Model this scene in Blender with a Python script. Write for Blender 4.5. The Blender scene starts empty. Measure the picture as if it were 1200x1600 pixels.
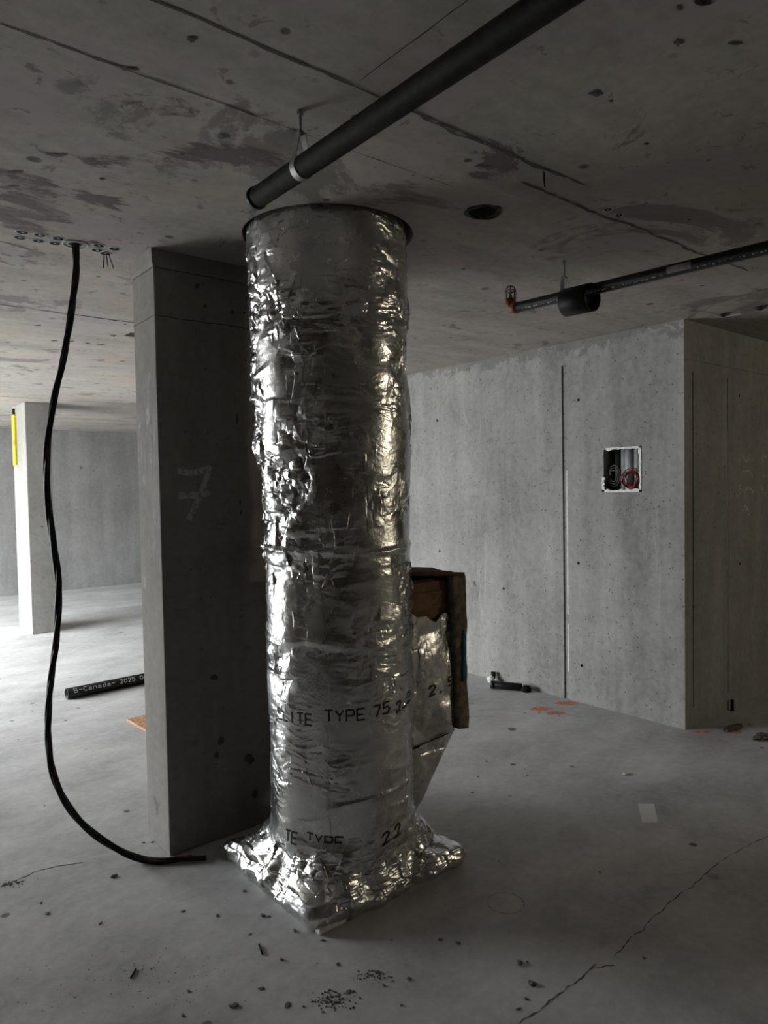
import bpy, bmesh, math, random
import numpy as np
from mathutils import Vector, Matrix

scene = bpy.context.scene
C = scene.collection
# ------------------------------------------------------------------ camera
F, CAMH, H = 1111.0, 1.565, 2.578          # focal length in pixels of the 1200x1600 frame, eye height, ceiling height
RM = np.array([[0.772, 0.035, -0.635], [-0.636, 0.015, -0.772], [-0.018, 0.999, 0.034]])
bv = np.array([1350.0, 62.0, -F]); bv /= np.linalg.norm(bv)
av = np.array([-916.0, 22.0, -F]); av -= bv * (av @ bv); av /= np.linalg.norm(av)
RM = np.array([bv, av, np.cross(bv, av)])
EYE = np.array([0, 0, CAMH])
cam = bpy.data.objects.new('camera', bpy.data.cameras.new('camera'))
C.objects.link(cam)
cam.data.sensor_fit = 'VERTICAL'; cam.data.sensor_height = 36; cam.data.lens = 36 * F / 1600
cam.data.clip_start = 0.05
m4 = Matrix([list(RM[i]) + [EYE[i]] for i in range(3)] + [[0, 0, 0, 1]])
cam.matrix_world = m4
scene.camera = cam
# ------------------------------------------------------------------ light
world = bpy.data.worlds.new('sky'); scene.world = world; world.use_nodes = True
bg = world.node_tree.nodes['Background']
# overcast sky: three times brighter overhead than at the horizon, all the way round
_n = world.node_tree.nodes; _l = world.node_tree.links
_tc = _n.new('ShaderNodeTexCoord'); _sx = _n.new('ShaderNodeSeparateXYZ'); _l.new(_tc.outputs['Generated'], _sx.inputs[0])
_mr = _n.new('ShaderNodeMapRange'); _l.new(_sx.outputs[2], _mr.inputs['Value'])
for _k, _v in zip(('From Min', 'From Max', 'To Min', 'To Max'), (0.0, 1.0, 0.2, 1.0)): _mr.inputs[_k].default_value = _v
_mm = _n.new('ShaderNodeMath'); _mm.operation = 'MULTIPLY'; _mm.inputs[1].default_value = 26.0
_l.new(_mr.outputs[0], _mm.inputs[0]); _l.new(_mm.outputs[0], bg.inputs[1])
bg.inputs[0].default_value = (0.95, 0.98, 1.0, 1)

def portal(name, loc, rot, sx, sy):
    l = bpy.data.lights.new(name, 'AREA'); l.shape = 'RECTANGLE'; l.size = sx; l.size_y = sy
    l.cycles.is_portal = True
    o = bpy.data.objects.new(name, l); C.objects.link(o); o.location = loc; o.rotation_euler = rot
    return o
portal('opening_portal', (-1.85, 9.0, 1.275), (0, math.radians(-90), 0), 2.55, 5.8)
lamp = bpy.data.lights.new('work_lamp', 'AREA'); lamp.shape = 'DISK'; lamp.size = 0.35
lamp.energy = 11.5; lamp.color = (1.0, 0.89, 0.66)
lo = bpy.data.objects.new('work_lamp', lamp); C.objects.link(lo); lo.location = (6.6, -2.2, 2.1)
lo.rotation_euler = Vector((-5, 3.6, -1.2)).to_track_quat('-Z', 'Y').to_euler()
scene.view_settings.view_transform = 'Standard'; scene.view_settings.look = 'None'
scene.view_settings.gamma = 1; scene.view_settings.use_curve_mapping = False
scene.view_settings.exposure = 1.2
scene.cycles.use_adaptive_sampling = False
scene.cycles.max_bounces = 10; scene.cycles.diffuse_bounces = 6; scene.cycles.glossy_bounces = 4
scene.cycles.sample_clamp_indirect = 12.0
random.seed(7); rng = np.random.default_rng(7)

# ------------------------------------------------------------------ placing helpers (where a thing of the photo stands)
def ray(px, py): return RM @ np.array([px - 600.0, 800.0 - py, -F])
def onz(px, py, z=0.0): v = ray(px, py); return Vector(EYE + v * ((z - CAMH) / v[2]))
def onx(px, py, x): v = ray(px, py); return Vector(EYE + v * (x / v[0]))
def ony(px, py, y): v = ray(px, py); return Vector(EYE + v * (y / v[1]))

# ------------------------------------------------------------------ object helpers
def tag(o, label=None, cat=None, group=None, kind=None):
    if label: o['label'] = label
    if cat: o['category'] = cat
    if group: o['group'] = group
    if kind: o['kind'] = kind
    return o
def link(name, me, mat=None, parent=None, smooth=False):
    o = bpy.data.objects.new(name, me); C.objects.link(o)
    if mat is not None: me.materials.append(mat)
    if parent is not None:
        o.parent = parent
        o.matrix_parent_inverse = Matrix.Translation(-parent_loc(parent))
    if smooth: me.polygons.foreach_set('use_smooth', [True] * len(me.polygons))
    return o
def parent_loc(p):
    v = Vector(p.location); q = p.parent
    while q is not None:
        v += Vector(q.location) + Vector(p.matrix_parent_inverse.translation); p = q; q = q.parent
    return v
def obj(name, bm, mat=None, parent=None, smooth=False):
    me = bpy.data.meshes.new(name); bm.normal_update(); bm.to_mesh(me); bm.free()
    return link(name, me, mat, parent, smooth)
def pyobj(name, v, f, mat=None, parent=None, smooth=False):
    me = bpy.data.meshes.new(name); me.from_pydata([tuple(p) for p in v], [], [tuple(q) for q in f]); me.update()
    return link(name, me, mat, parent, smooth)
def empty(name, loc, label, cat, group=None):
    o = bpy.data.objects.new(name, None); C.objects.link(o); o.location = loc
    o.empty_display_size = 0.1
    return tag(o, label, cat, group)
def box(bm, x0, x1, y0, y1, z0, z1, bev=0.0, seg=2):
    r = bmesh.ops.create_cube(bm, size=1, matrix=Matrix.Translation(((x0+x1)/2, (y0+y1)/2, (z0+z1)/2)) @ Matrix.Diagonal((x1-x0, y1-y0, z1-z0, 1)))
    if bev: bmesh.ops.bevel(bm, geom=list({e for v in r['verts'] for e in v.link_edges}), offset=bev, segments=seg, affect='EDGES', profile=0.5)
    return bm
def BX(*a, **k): return box(bmesh.new(), *a, **k)
def cyl(bm, p0, p1, r, n=24, r2=None, caps=True):
    p0, p1 = Vector(p0), Vector(p1); d = p1 - p0
    q = d.to_track_quat('Z', 'Y').to_matrix().to_4x4()
    bmesh.ops.create_cone(bm, cap_ends=caps, segments=n, radius1=r, radius2=r if r2 is None else r2, depth=d.length, matrix=Matrix.Translation((p0+p1)/2) @ q)
    return bm
def frames(pts):
    pts = [Vector(p) for p in pts]; out = []; up = None
    for i, p in enumerate(pts):
        t = (pts[min(i+1, len(pts)-1)] - pts[max(i-1, 0)]).normalized()
        if up is None: up = t.orthogonal().normalized()
        n = (up - t * up.dot(t)).normalized(); up = n
        out.append((p, t, n, t.cross(n)))
    return out
def tube(bm, pts, r, n=8, closed=False):
    fr = frames(pts); rings = []
    for i, (p, t, a, b) in enumerate(fr):
        rr = r[i] if hasattr(r, '__len__') else r
        rings.append([bm.verts.new(p + (a*math.cos(2*math.pi*k/n) + b*math.sin(2*math.pi*k/n))*rr) for k in range(n)])
    m = len(rings)
    for i in range(m if closed else m-1):
        A, B = rings[i], rings[(i+1) % m]
        for k in range(n): bm.faces.new((A[k], A[(k+1) % n], B[(k+1) % n], B[k]))
    if not closed:
        bm.faces.new(rings[0][::-1]); bm.faces.new(rings[-1])
    return bm
def lathe_axis(bm, p0, p1, prof, n=32):
    """surface of revolution about the line p0-p1; prof = closed list of (distance along, radius)"""
    p0, p1 = Vector(p0), Vector(p1); t = (p1-p0).normalized(); a = t.orthogonal().normalized(); b = t.cross(a)
    rings = [[bm.verts.new(p0 + t*s + (a*math.cos(2*math.pi*k/n)+b*math.sin(2*math.pi*k/n))*r) for k in range(n)] for s, r in prof]
    m = len(rings)
    for i in range(m):
        A, B = rings[i], rings[(i+1) % m]
        for k in range(n): bm.faces.new((A[k], A[(k+1) % n], B[(k+1) % n], B[k]))
    bmesh.ops.recalc_face_normals(bm, faces=bm.faces)
    return bm
def pipe_tube(p0, p1, r, wall=0.005, n=32):
    L = (Vector(p1)-Vector(p0)).length
    return lathe_axis(bmesh.new(), p0, p1, [(0, r-wall), (0, r-0.001), (0.001, r), (L-0.001, r), (L, r-0.001), (L, r-wall)], n)
def catmull(pts, k=8):
    P = [Vector(p) for p in pts]; P = [P[0]*2-P[1]] + P + [P[-1]*2-P[-2]]; out = []
    for i in range(1, len(P)-2):
        for j in range(k):
            t = j/k; a, b, c, d = P[i-1], P[i], P[i+1], P[i+2]
            out.append(0.5*((2*b)+(c-a)*t+(2*a-5*b+4*c-d)*t*t+(3*b-a-3*c+d)*t**3))
    out.append(P[-2]); return out
def carve(o, cutter_bm):
    me = bpy.data.meshes.new('cut'); bmesh.ops.recalc_face_normals(cutter_bm, faces=cutter_bm.faces); cutter_bm.to_mesh(me); cutter_bm.free()
    c = bpy.data.objects.new('cut', me); C.objects.link(c)
    md = o.modifiers.new('cut', 'BOOLEAN'); md.object = c; md.solver = 'EXACT'; md.use_self = True
    dg = bpy.context.evaluated_depsgraph_get()
    new = bpy.data.meshes.new_from_object(o.evaluated_get(dg)); o.modifiers.clear(); o.data = new
    bpy.data.objects.remove(c); bpy.data.meshes.remove(me)

# ------------------------------------------------------------------ numpy noise (foil folds)
def _hash(ix, iy, iz, s):
    h = (ix.astype(np.int64)*73856093 ^ iy.astype(np.int64)*19349663 ^ iz.astype(np.int64)*83492791 ^ (s*2654435761)) & 0xffffffff
    h = ((h ^ (h >> 15))*2246822519) & 0xffffffff
    h = ((h ^ (h >> 13))*3266489917) & 0xffffffff
    return (h ^ (h >> 16)) & 0xffffffff
def _rnd(i, s): return _hash(i[..., 0], i[..., 1], i[..., 2], s)/4294967295.0
def perlin(P, scale, seed):
    q = P/scale; i = np.floor(q).astype(np.int64); f = q-i; w = f*f*f*(f*(f*6-15)+10); out = np.zeros(P.shape[:-1])
    for c in range(8):
        o = np.array([c & 1, (c >> 1) & 1, c >> 2]); j = i+o
        g = np.stack([_rnd(j, seed*7+k)*2-1 for k in range(3)], -1)
        d = ((f-o)*g).sum(-1); ww = np.where(o == 1, w, 1-w).prod(-1); out += d*ww
    return out*1.6
def fbm(P, scale, seed, n=3): return sum(perlin(P, scale/2**k, seed+k)*0.5**k for k in range(n))
def facets(P, scale, seed, k=0.9, tilt=1.0):
    q = P/scale; i = np.floor(q).astype(np.int64); best = np.full(P.shape[:-1], -9.0)
    for a in (-1, 0, 1):
        for b in (-1, 0, 1):
            for c in (-1, 0, 1):
                j = i+np.array([a, b, c])
                d = q-(j+np.stack([_rnd(j, seed*11+t) for t in range(3)], -1))
                g = np.stack([_rnd(j, seed*11+3+t)*2-1 for t in range(3)], -1)*tilt
                best = np.maximum(best, (g*d).sum(-1)+0.5*_rnd(j, seed*11+7)-k*(d*d).sum(-1))
    return best

# ------------------------------------------------------------------ materials
class NT:
    def __init__(s, name):
        s.m = bpy.data.materials.new(name); s.m.use_nodes = True; s.t = s.m.node_tree; s.t.nodes.clear()
        s.out = s.n('ShaderNodeOutputMaterial'); s.b = s.n('ShaderNodeBsdfPrincipled'); s.l(s.b.outputs[0], s.out.inputs[0])
    def n(s, t, **k):
        x = s.t.nodes.new(t)
        for a, b in k.items(): setattr(x, a, b)
        return x
    def l(s, a, b): s.t.links.new(a, b)
    def val(s, x, sock):
        if isinstance(x, (int, float)): sock.default_value = x
        elif isinstance(x, tuple): sock.default_value = x if len(x) == 4 else x+(1,)
        else: s.l(x, sock)
    def coords(s, scale=(1, 1, 1), rot=(0, 0, 0)):
        tc = s.n('ShaderNodeTexCoord'); mp = s.n('ShaderNodeMapping'); mp.inputs['Scale'].default_value = scale; mp.inputs['Rotation'].default_value = rot
        s.l(tc.outputs['Object'], mp.inputs['Vector']); return mp.outputs[0]
    def noise(s, v, sc, det=6, ro=0.6, dist=0.0):
        x = s.n('ShaderNodeTexNoise'); s.l(v, x.inputs['Vector']); x.inputs['Scale'].default_value = sc; x.inputs['Detail'].default_value = det
        x.inputs['Roughness'].default_value = ro; x.inputs['Distortion'].default_value = dist; return x.outputs['Fac']
    def vor(s, v, sc, feature='F1'):
        x = s.n('ShaderNodeTexVoronoi', feature=feature); s.l(v, x.inputs['Vector']); x.inputs['Scale'].default_value = sc; return x
    def rng(s, f, a, b, c=0.0, d=1.0, smooth=True):
        x = s.n('ShaderNodeMapRange'); x.interpolation_type = 'SMOOTHSTEP' if smooth else 'LINEAR'
        s.val(f, x.inputs['Value'])
        for i, q in zip(('From Min', 'From Max', 'To Min', 'To Max'), (a, b, c, d)): x.inputs[i].default_value = q
        return x.outputs[0]
    def math(s, op, a, b=0.0):
        x = s.n('ShaderNodeMath', operation=op); s.val(a, x.inputs[0]); s.val(b, x.inputs[1]); return x.outputs[0]
    def mix(s, f, a, b, mode='MIX'):
        x = s.n('ShaderNodeMix', data_type='RGBA', blend_type=mode); s.val(f, x.inputs[0]); s.val(a, x.inputs[6]); s.val(b, x.inputs[7]); return x.outputs[2]
    def bump(s, hgt, strength=0.3, dist=0.01, nrm=None):
        x = s.n('ShaderNodeBump'); s.l(hgt, x.inputs['Height']); x.inputs['Strength'].default_value = strength; x.inputs['Distance'].default_value = dist
        if nrm is not None: s.l(nrm, x.inputs['Normal'])
        return x.outputs[0]
    def done(s, color=None, rough=None, metal=None, nrm=None, spec=None):
        if color is not None: s.val(color, s.b.inputs['Base Color'])
        if rough is not None: s.val(rough, s.b.inputs['Roughness'])
        if metal is not None: s.b.inputs['Metallic'].default_value = metal
        if nrm is not None: s.l(nrm, s.b.inputs['Normal'])
        if spec is not None: s.b.inputs['Specular IOR Level'].default_value = spec
        return s.m

def concrete(name, dark, light, streak=(1, 1, 0.12), pits=0.5, pit_scale=11.0, patch=None, patch_at=(0.6, 0.68), streak_amt=0.5, pale=None, rough=0.85, bump=0.35, top_stain=None):
    s = NT(name); v = s.coords(); vs = s.coords(streak)
    n1 = s.noise(v, 1.3, 9, 0.66, 0.3); n2 = s.noise(vs, 4.0, 7, 0.6, 0.4); n3 = s.noise(v, 22, 5, 0.7)
    f = s.math('ADD', s.math('MULTIPLY', n1, 1.0-streak_amt), s.math('MULTIPLY', n2, streak_amt))
    f = s.math('ADD', f, s.math('MULTIPLY', s.math('SUBTRACT', n3, 0.5), 0.35))
    col = s.mix(s.rng(f, 0.3, 0.7, smooth=False), dark, light)
    if pale: col = s.mix(s.math('MULTIPLY', s.rng(s.noise(vs, 7.0, 9, 0.75, 0.8), 0.6, 0.74), 0.55), col, pale)
    if patch:
        for pc, (a, b), sc in patch:
            col = s.mix(s.math('MULTIPLY', s.rng(s.noise(v, sc, 9, 0.68, 0.6), a, b), 0.62), col, pc)
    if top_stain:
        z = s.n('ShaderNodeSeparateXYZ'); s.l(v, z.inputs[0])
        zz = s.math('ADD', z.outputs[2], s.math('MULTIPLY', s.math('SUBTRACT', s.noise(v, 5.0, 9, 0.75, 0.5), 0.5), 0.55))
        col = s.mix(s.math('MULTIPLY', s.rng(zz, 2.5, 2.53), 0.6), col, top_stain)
    # bug holes left by air bubbles: two sizes
    hole = None
    sizes = [(pit_scale, 0.115, 1-0.5*pits), (pit_scale*2.3, 0.15, 1-0.45*pits)]
    if pits >= 0.9: sizes += [(pit_scale*1.37, 0.11, 0.72), (pit_scale*1.9, 0.13, 0.62), (pit_scale*2.9, 0.16, 0.5)]
    for sc, thr, cut in sizes:
        vo = s.vor(v, sc); sep = s.n('ShaderNodeSeparateColor'); s.l(vo.outputs['Color'], sep.inputs[0])
        inside = s.math('MULTIPLY', s.rng(vo.outputs['Distance'], thr*1.25, thr*0.7), s.math('GREATER_THAN', sep.outputs[0], cut))
        inside = s.math('MULTIPLY', inside, s.rng(sep.outputs[1], 0.0, 1.0, 0.3, 1.0))
        hole = inside if hole is None else s.math('MAXIMUM', hole, inside)
    col = s.mix(s.math('MULTIPLY', hole, 0.8), col, (0.03, 0.028, 0.024))
    hg = s.math('SUBTRACT', s.math('ADD', s.math('MULTIPLY', n3, 0.25), s.math('MULTIPLY', n2, 0.3)), hole)
    return s.done(col, rough, 0, s.bump(hg, bump, 0.008), 0.25)

def flat(name, col, rough=0.5, metal=0.0, var=0.15, sc=30, spec=0.5, bump=0.0):
    s = NT(name); v = s.coords(); n = s.noise(v, sc, 4, 0.6)
    c = s.mix(s.rng(n, 0.3, 0.7), tuple(x*(1-var) for x in col), tuple(min(1, x*(1+var)) for x in col))
    return s.done(c, rough, metal, s.bump(n, bump, 0.003) if bump else None, spec)

M_wall = concrete('wall_concrete', (0.15, 0.15, 0.145), (0.385, 0.383, 0.372), pits=1.0, pit_scale=11, pale=(0.55, 0.55, 0.54), top_stain=(0.13, 0.125, 0.115))
M_side = concrete('core_side_concrete', (0.20, 0.197, 0.19), (0.40, 0.395, 0.385), pits=0.6, pit_scale=9)
M_back = concrete('back_wall_concrete', (0.15, 0.15, 0.147), (0.29, 0.29, 0.287), pits=0.35, pit_scale=5)
M_col = concrete('column_concrete', (0.17, 0.16, 0.146), (0.34, 0.325, 0.303), pits=0.5, pit_scale=9, patch=[((0.11, 0.105, 0.1), (0.63, 0.70), 5.0)])
M_fcol = concrete('far_column_concrete', (0.185, 0.18, 0.168), (0.33, 0.325, 0.31), pits=0.5, pit_scale=9)
M_ceil = concrete('ceiling_concrete', (0.225, 0.211, 0.19), (0.44, 0.415, 0.378), streak=(0.16, 1, 1), pits=0.4, pit_scale=5,
                  patch=[((0.40, 0.325, 0.26), (0.54, 0.68), 0.8), ((0.36, 0.32, 0.33), (0.54, 0.60), 1.9), ((0.13, 0.118, 0.115), (0.585, 0.625), 1.25), ((0.10, 0.092, 0.08), (0.61, 0.65), 3.6), ((0.15, 0.13, 0.115), (0.62, 0.66), 9.0)], bump=0.3)
M_floor = concrete('floor_concrete', (0.30, 0.30, 0.304), (0.60, 0.60, 0.604), streak=(0.5, 0.8, 1), pits=0.12, pit_scale=4, rough=0.62, bump=0.12, streak_amt=0.6)
M_seam = flat('seam_shadow_grime', (0.075, 0.07, 0.06), 0.9)  # dark grey-brown standing for both shadow and dirt along the seams
M_crack = flat('crack_dark', (0.10, 0.092, 0.08), 0.95)
M_plain = flat('plain_concrete', (0.14, 0.128, 0.105), 0.9, var=0.25, sc=3)
M_ground = flat('outside_ground', (0.24, 0.235, 0.22), 0.9, var=0.3, sc=1)
M_black = flat('black_plastic', (0.012, 0.012, 0.013), 0.45, var=0.35, sc=18, spec=0.25)
M_blackpipe = flat('black_pipe', (0.010, 0.009, 0.008), 0.65, var=0.6, sc=40, spec=0.06)
M_cable = flat('cable_sheath', (0.016, 0.017, 0.018), 0.4, spec=0.22)
M_cableg = flat('cable_sheath_green', (0.016, 0.03, 0.026), 0.4, spec=0.22)
M_cabler = flat('cable_sheath_red', (0.035, 0.014, 0.012), 0.4, spec=0.22)
M_zinc = flat('galvanised_steel', (0.30, 0.30, 0.29), 0.5, 0.8)
M_rubber = flat('grey_conduit', (0.33, 0.34, 0.35), 0.5)
M_conduit = flat('conduit_plastic', (0.36, 0.36, 0.355), 0.6)
M_foam = flat('white_foam', (0.72, 0.72, 0.69), 0.8, bump=0.5, sc=60)
M_red = flat('red_wire', (0.20, 0.018, 0.025), 0.4)
M_greyw = flat('grey_wire', (0.14, 0.145, 0.13), 0.5)
M_orange = flat('orange_plastic', (0.22, 0.075, 0.035), 0.5)
M_rust = flat('red_guard', (0.12, 0.03, 0.022), 0.55)
M_yellow = flat('yellow_plastic', (0.55, 0.44, 0.015), 0.5)
M_wood = flat('particle_board', (0.42, 0.24, 0.12), 0.85, var=0.4, sc=45)
M_kraft = flat('kraft_card', (0.23, 0.125, 0.065), 0.85, var=0.25, sc=12)
M_kraftd = flat('kraft_dark', (0.10, 0.06, 0.035), 0.9, var=0.35, sc=14)
M_blue = flat('blue_tape', (0.02, 0.10, 0.22), 0.5)
M_rim = flat('insulation_edge', (0.20, 0.165, 0.12), 0.9, var=0.45, sc=26, bump=0.6)
M_ink = flat('black_ink', (0.012, 0.012, 0.013), 0.5)
M_white = flat('white_print', (0.55, 0.56, 0.57), 0.6)
M_chalk = flat('grey_paint', (0.30, 0.295, 0.28), 0.9, var=0.3, sc=25)
M_label = flat('paper_label', (0.50, 0.46, 0.44), 0.8, var=0.25, sc=50)
M_tape = flat('pale_tape', (0.66, 0.66, 0.65), 0.7, var=0.06)
M_crumb = flat('mortar_crumb', (0.12, 0.113, 0.10), 0.95, var=0.4, sc=60)
M_scrap = flat('white_scrap', (0.75, 0.75, 0.73), 0.7)
M_strip = flat('pale_joint_strip', (0.62, 0.62, 0.60), 0.6)

def paint_mat(name, col, thr=(0.42, 0.55), sc=30, stretch=(1, 1, 1)):
    s = NT(name); v = s.coords(stretch); n = s.noise(v, sc, 6, 0.7)
    s.done(col, 0.9, 0, None, 0.2); s.l(s.rng(n, thr[0], thr[1]), s.b.inputs['Alpha']); return s.m
M_spray = paint_mat('orange_spray_paint', (0.72, 0.25, 0.15), (0.30, 0.62), 26)
M_spray7 = paint_mat('pale_spray_paint', (0.50, 0.49, 0.475), (0.22, 0.55), 60)
M_scrawl = paint_mat('chalk_scrawl', (0.60, 0.58, 0.56), (0.36, 0.58), 50)
M_smear = paint_mat('plaster_smear', (0.55, 0.55, 0.54), (0.42, 0.72), 22, (1, 1, 0.3))

def foil_mat():
    s = NT('aluminium_foil'); v = s.coords(); vz = s.coords((1, 1, 1))
    n = s.noise(v, 14, 5, 0.6); fine = s.vor(v, 95).outputs['Distance']; fine2 = s.noise(v, 55, 4, 0.65, 1.2)
    sep = s.n('ShaderNodeSeparateXYZ'); s.l(v, sep.inputs[0])
    # the scrim threads pressed into the foil
    thr = s.math('POWER', s.math('ABSOLUTE', s.math('SINE', s.math('MULTIPLY', sep.outputs[2], 520.0))), 6.0)
    hg = s.math('ADD', s.math('MULTIPLY', fine, 0.3), s.math('ADD', s.math('MULTIPLY', fine2, 1.0), s.math('MULTIPLY', thr, 0.06)))
    col = s.mix(s.rng(n, 0.35, 0.65), (0.62, 0.62, 0.61), (0.74, 0.74, 0.73))
    return s.done(col, s.rng(s.noise(v, 6, 5, 0.65), 0.3, 0.7, 0.19, 0.36), 1.0, s.bump(hg, 0.2, 0.004))
M_foil = foil_mat()
def film_mat():
    s = NT('clear_film'); s.done((0.8, 0.8, 0.78), 0.25); s.b.inputs['Transmission Weight'].default_value = 0.75; s.b.inputs['Alpha'].default_value = 0.55
    s.b.inputs['IOR'].default_value = 1.1; return s.m
M_film = film_mat()

# ------------------------------------------------------------------ the setting
X0, X1, Y0, Y1 = -1.75, 9.0, -5.0, 12.1
WX, WY = 4.28, 2.24                              # the lit face (x = WX) and the dark side face (y = WY) of the concrete core
floor = tag(obj('floor', BX(X0-0.3, X1+0.3, Y0-0.3, Y1+0.3, -0.25, 0), M_floor), 'smooth grey concrete slab floor with cracks and scattered grit', kind='structure')
ceiling = tag(obj('ceiling', BX(X0-0.3, X1+0.3, Y0-0.3, Y1+0.3, H, H+0.3), M_ceil), 'stained raw concrete slab ceiling with form seams', kind='structure')
tag(obj('wall_back', BX(X0-0.3, X1+0.3, Y1, Y1+0.25, 0, H), M_back), 'grey concrete wall far behind the columns', kind='structure')
tag(obj('wall_front', BX(X0-0.3, X1+0.3, Y0-0.25, Y0, 0, H), M_plain), 'plain concrete wall behind the viewer', kind='structure')
tag(obj('wall_side', BX(X1, X1+0.25, Y0, Y1, 0, H), M_plain), 'plain concrete wall beyond the core', kind='structure')
fb = bmesh.new()
box(fb, X0-0.3, X0, Y0, 6.1, 0, H); box(fb, X0-0.3, X0, 11.9, Y1, 0, H); box(fb, X0-0.3, X0, 6.1, 11.9, 2.55, H)
tag(obj('wall_left', fb, M_plain), 'concrete outer wall with a wide open bay', kind='structure')
tag(pyobj('ground', [(-60, -40, -0.3), (X0-0.31, -40, -0.3), (X0-0.31, 50, -0.3), (-60, 50, -0.3)], [(0, 1, 2, 3)], M_ground), 'bare ground outside the open bay', kind='structure')

# concrete core: lit long face and dark side face
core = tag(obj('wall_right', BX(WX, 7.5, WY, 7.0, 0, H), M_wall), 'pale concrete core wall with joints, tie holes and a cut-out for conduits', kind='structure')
cut = bmesh.new()
JY = onx(885, 1000, WX).y
box(cut, WX-0.05, WX+0.012, JY-0.022, JY+0.022, 0.0, 2.42)
for px in (1083, 1137):
    x = ony(px, 800, WY).x
    box(cut, x-0.006, x+0.006, WY-0.05, WY+0.014, 0.12, 2.26)
z = onx(650, 833, WX).z; box(cut, WX-0.05, WX+0.004, JY+0.03, 6.9, z-0.0025, z+0.0025)
z = onx(1070, 560, WX).z; box(cut, WX-0.05, WX+0.004, WY-0.1, 6.9, z-0.002, z+0.002); box(cut, WX-0.1, 7.3, WY-0.05, WY+0.004, z-0.002, z+0.002)
for px, py in ((904, 625), (904, 880), (909, 1040), (683, 657), (687, 861), (787, 920)):
    p = onx(px, py, WX); cyl(cut, (WX-0.05, p.y, p.z), (WX+0.05, p.y, p.z), 0.011, 14)
for px, py in ((1156, 881), (1155, 618)):
    p = ony(px, py, WY); cyl(cut, (p.x, WY-0.05, p.z), (p.x, WY+0.05, p.z), 0.011, 14)
ba, bb = onx(943, 703, WX), onx(1000, 766, WX)      # conduit cut-out
BYa, BYb, BZ0, BZ1 = bb.y, ba.y, bb.z, ba.z
box(cut, WX-0.05, WX+0.16, BYa, BYb, BZ0, BZ1)
carve(core, cut)
# give the dark side its own concrete
core.data.materials.append(M_side)
for p in core.data.polygons:
    if p.normal.y < -0.9 and abs(p.center.y-WY) < 0.02: p.material_index = 1

# foam border, conduits of the cut-out
def ragged(bm, a, b, w0, w1, depth, axis_u, n=14):
    """a ragged strip from a to b on the wall face, width varying along its length, 'depth' proud of the wall"""
    a, b = Vector(a), Vector(b); vs = []
    for i in range(n+1):
        p = a.lerp(b, i/n); w = random.uniform(w0, w1)
        vs.append((p, p+axis_u*w))
    nx = Vector((-depth, 0, 0)); F_ = [[bm.verts.new(q) for q in (p, r)] for p, r in vs]; G = [[bm.verts.new(q+nx) for q in (p, r)] for p, r in vs]
    for i in range(n):
        bm.faces.new((G[i][0], G[i+1][0], G[i+1][1], G[i][1])); bm.faces.new((F_[i][0], F_[i][1], F_[i+1][1], F_[i+1][0]))
        for k in (0, 1): bm.faces.new((F_[i][k], F_[i+1][k], G[i+1][k], G[i][k]))
    bm.faces.new((F_[0][0], G[0][0], G[0][1], F_[0][1])); bm.faces.new((F_[n][0], F_[n][1], G[n][1], G[n][0]))
    bmesh.ops.recalc_face_normals(bm, faces=bm.faces); return bm
UZ, UY = Vector((0, 0, 1)), Vector((0, 1, 0))
e = 0.012
for a, b, ax in (((WX, BYa-e, BZ1+e), (WX, BYb-0.02, BZ1+e), -UZ), ((WX, BYa-e, BZ0-e), (WX, BYb+e, BZ0-e), UZ),
                 ((WX, BYa-e, BZ0-e), (WX, BYa-e, BZ1+e), UY), ((WX, BYb+e, BZ0-e), (WX, BYb+e, BZ0+0.09), -UY)):
    o = obj('foam_border', ragged(bmesh.new(), a, b, 0.010, 0.026, 0.004, ax), M_foam, core); o['label'] = 'ragged white foam edge of the cut-out'
for k, (t, r) in enumerate(((0.06, 0.02), (0.22, 0.026), (0.42, 0.03), (0.58, 0.028), (0.72, 0.026))):
    y = BYa+(BYb-BYa)*t+0.005
    o = obj('conduit', cyl(bmesh.new(), (WX+0.075+0.012*(k % 2), y, BZ0+0.001), (WX+0.075+0.012*(k % 2), y, BZ1-0.001), r, 20), M_rubber if k < 4 else M_black, core, True)
    o['label'] = 'grey conduit inside the wall cut-out' if k < 4 else 'black conduit inside the wall cut-out'
wc = Vector((WX+0.02, BYa+(BYb-BYa)*0.3, BZ0+0.075))
cb = bmesh.new()
for k in range(9):
    r = random.uniform(0.048, 0.07); sx = random.uniform(0.75, 1.05); ph = random.uniform(0, 1); dx = random.uniform(-0.02, 0.012)
    o = wc+Vector((dx, random.uniform(-0.012, 0.012), random.uniform(-0.01, 0.012)))
    tube(cb, [o+Vector((0.012*math.sin(3*a+ph*6), r*math.cos(a), r*sx*math.sin(a))) for a in np.linspace(0, 2*math.pi, 26)[:-1]], 0.0028, 6, True)
tag(obj('wire_coil', cb, M_red, None, True), 'coil of dark red wire stuffed in the wall cut-out', 'wire')
cb = bmesh.new(); wg = Vector((WX+0.03, BYb-0.055, BZ0+0.1))
for k in range(3):
    r = 0.03+0.013*k
    tube(cb, [wg+Vector((0.006*k, r*0.8*math.cos(a), r*1.3*math.sin(a))) for a in np.linspace(0.2*k, 2*math.pi-0.5, 22)], 0.0022, 6)
tag(obj('wire_loop', cb, M_greyw, None, True), 'loops of thin grey wire left of the red coil in the wall cut-out', 'wire')
cb = bmesh.new(); tp = onx(955, 700, WX)
tube(cb, catmull([(WX+0.05, tp.y, BZ1-0.02), (WX-0.012, tp.y-0.005, tp.z+0.02), (WX-0.02, tp.y-0.035, tp.z+0.045), (WX-0.015, tp.y-0.075, tp.z+0.025), (WX+0.03, tp.y-0.09, BZ1-0.02)], 6), 0.0017, 5)
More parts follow.
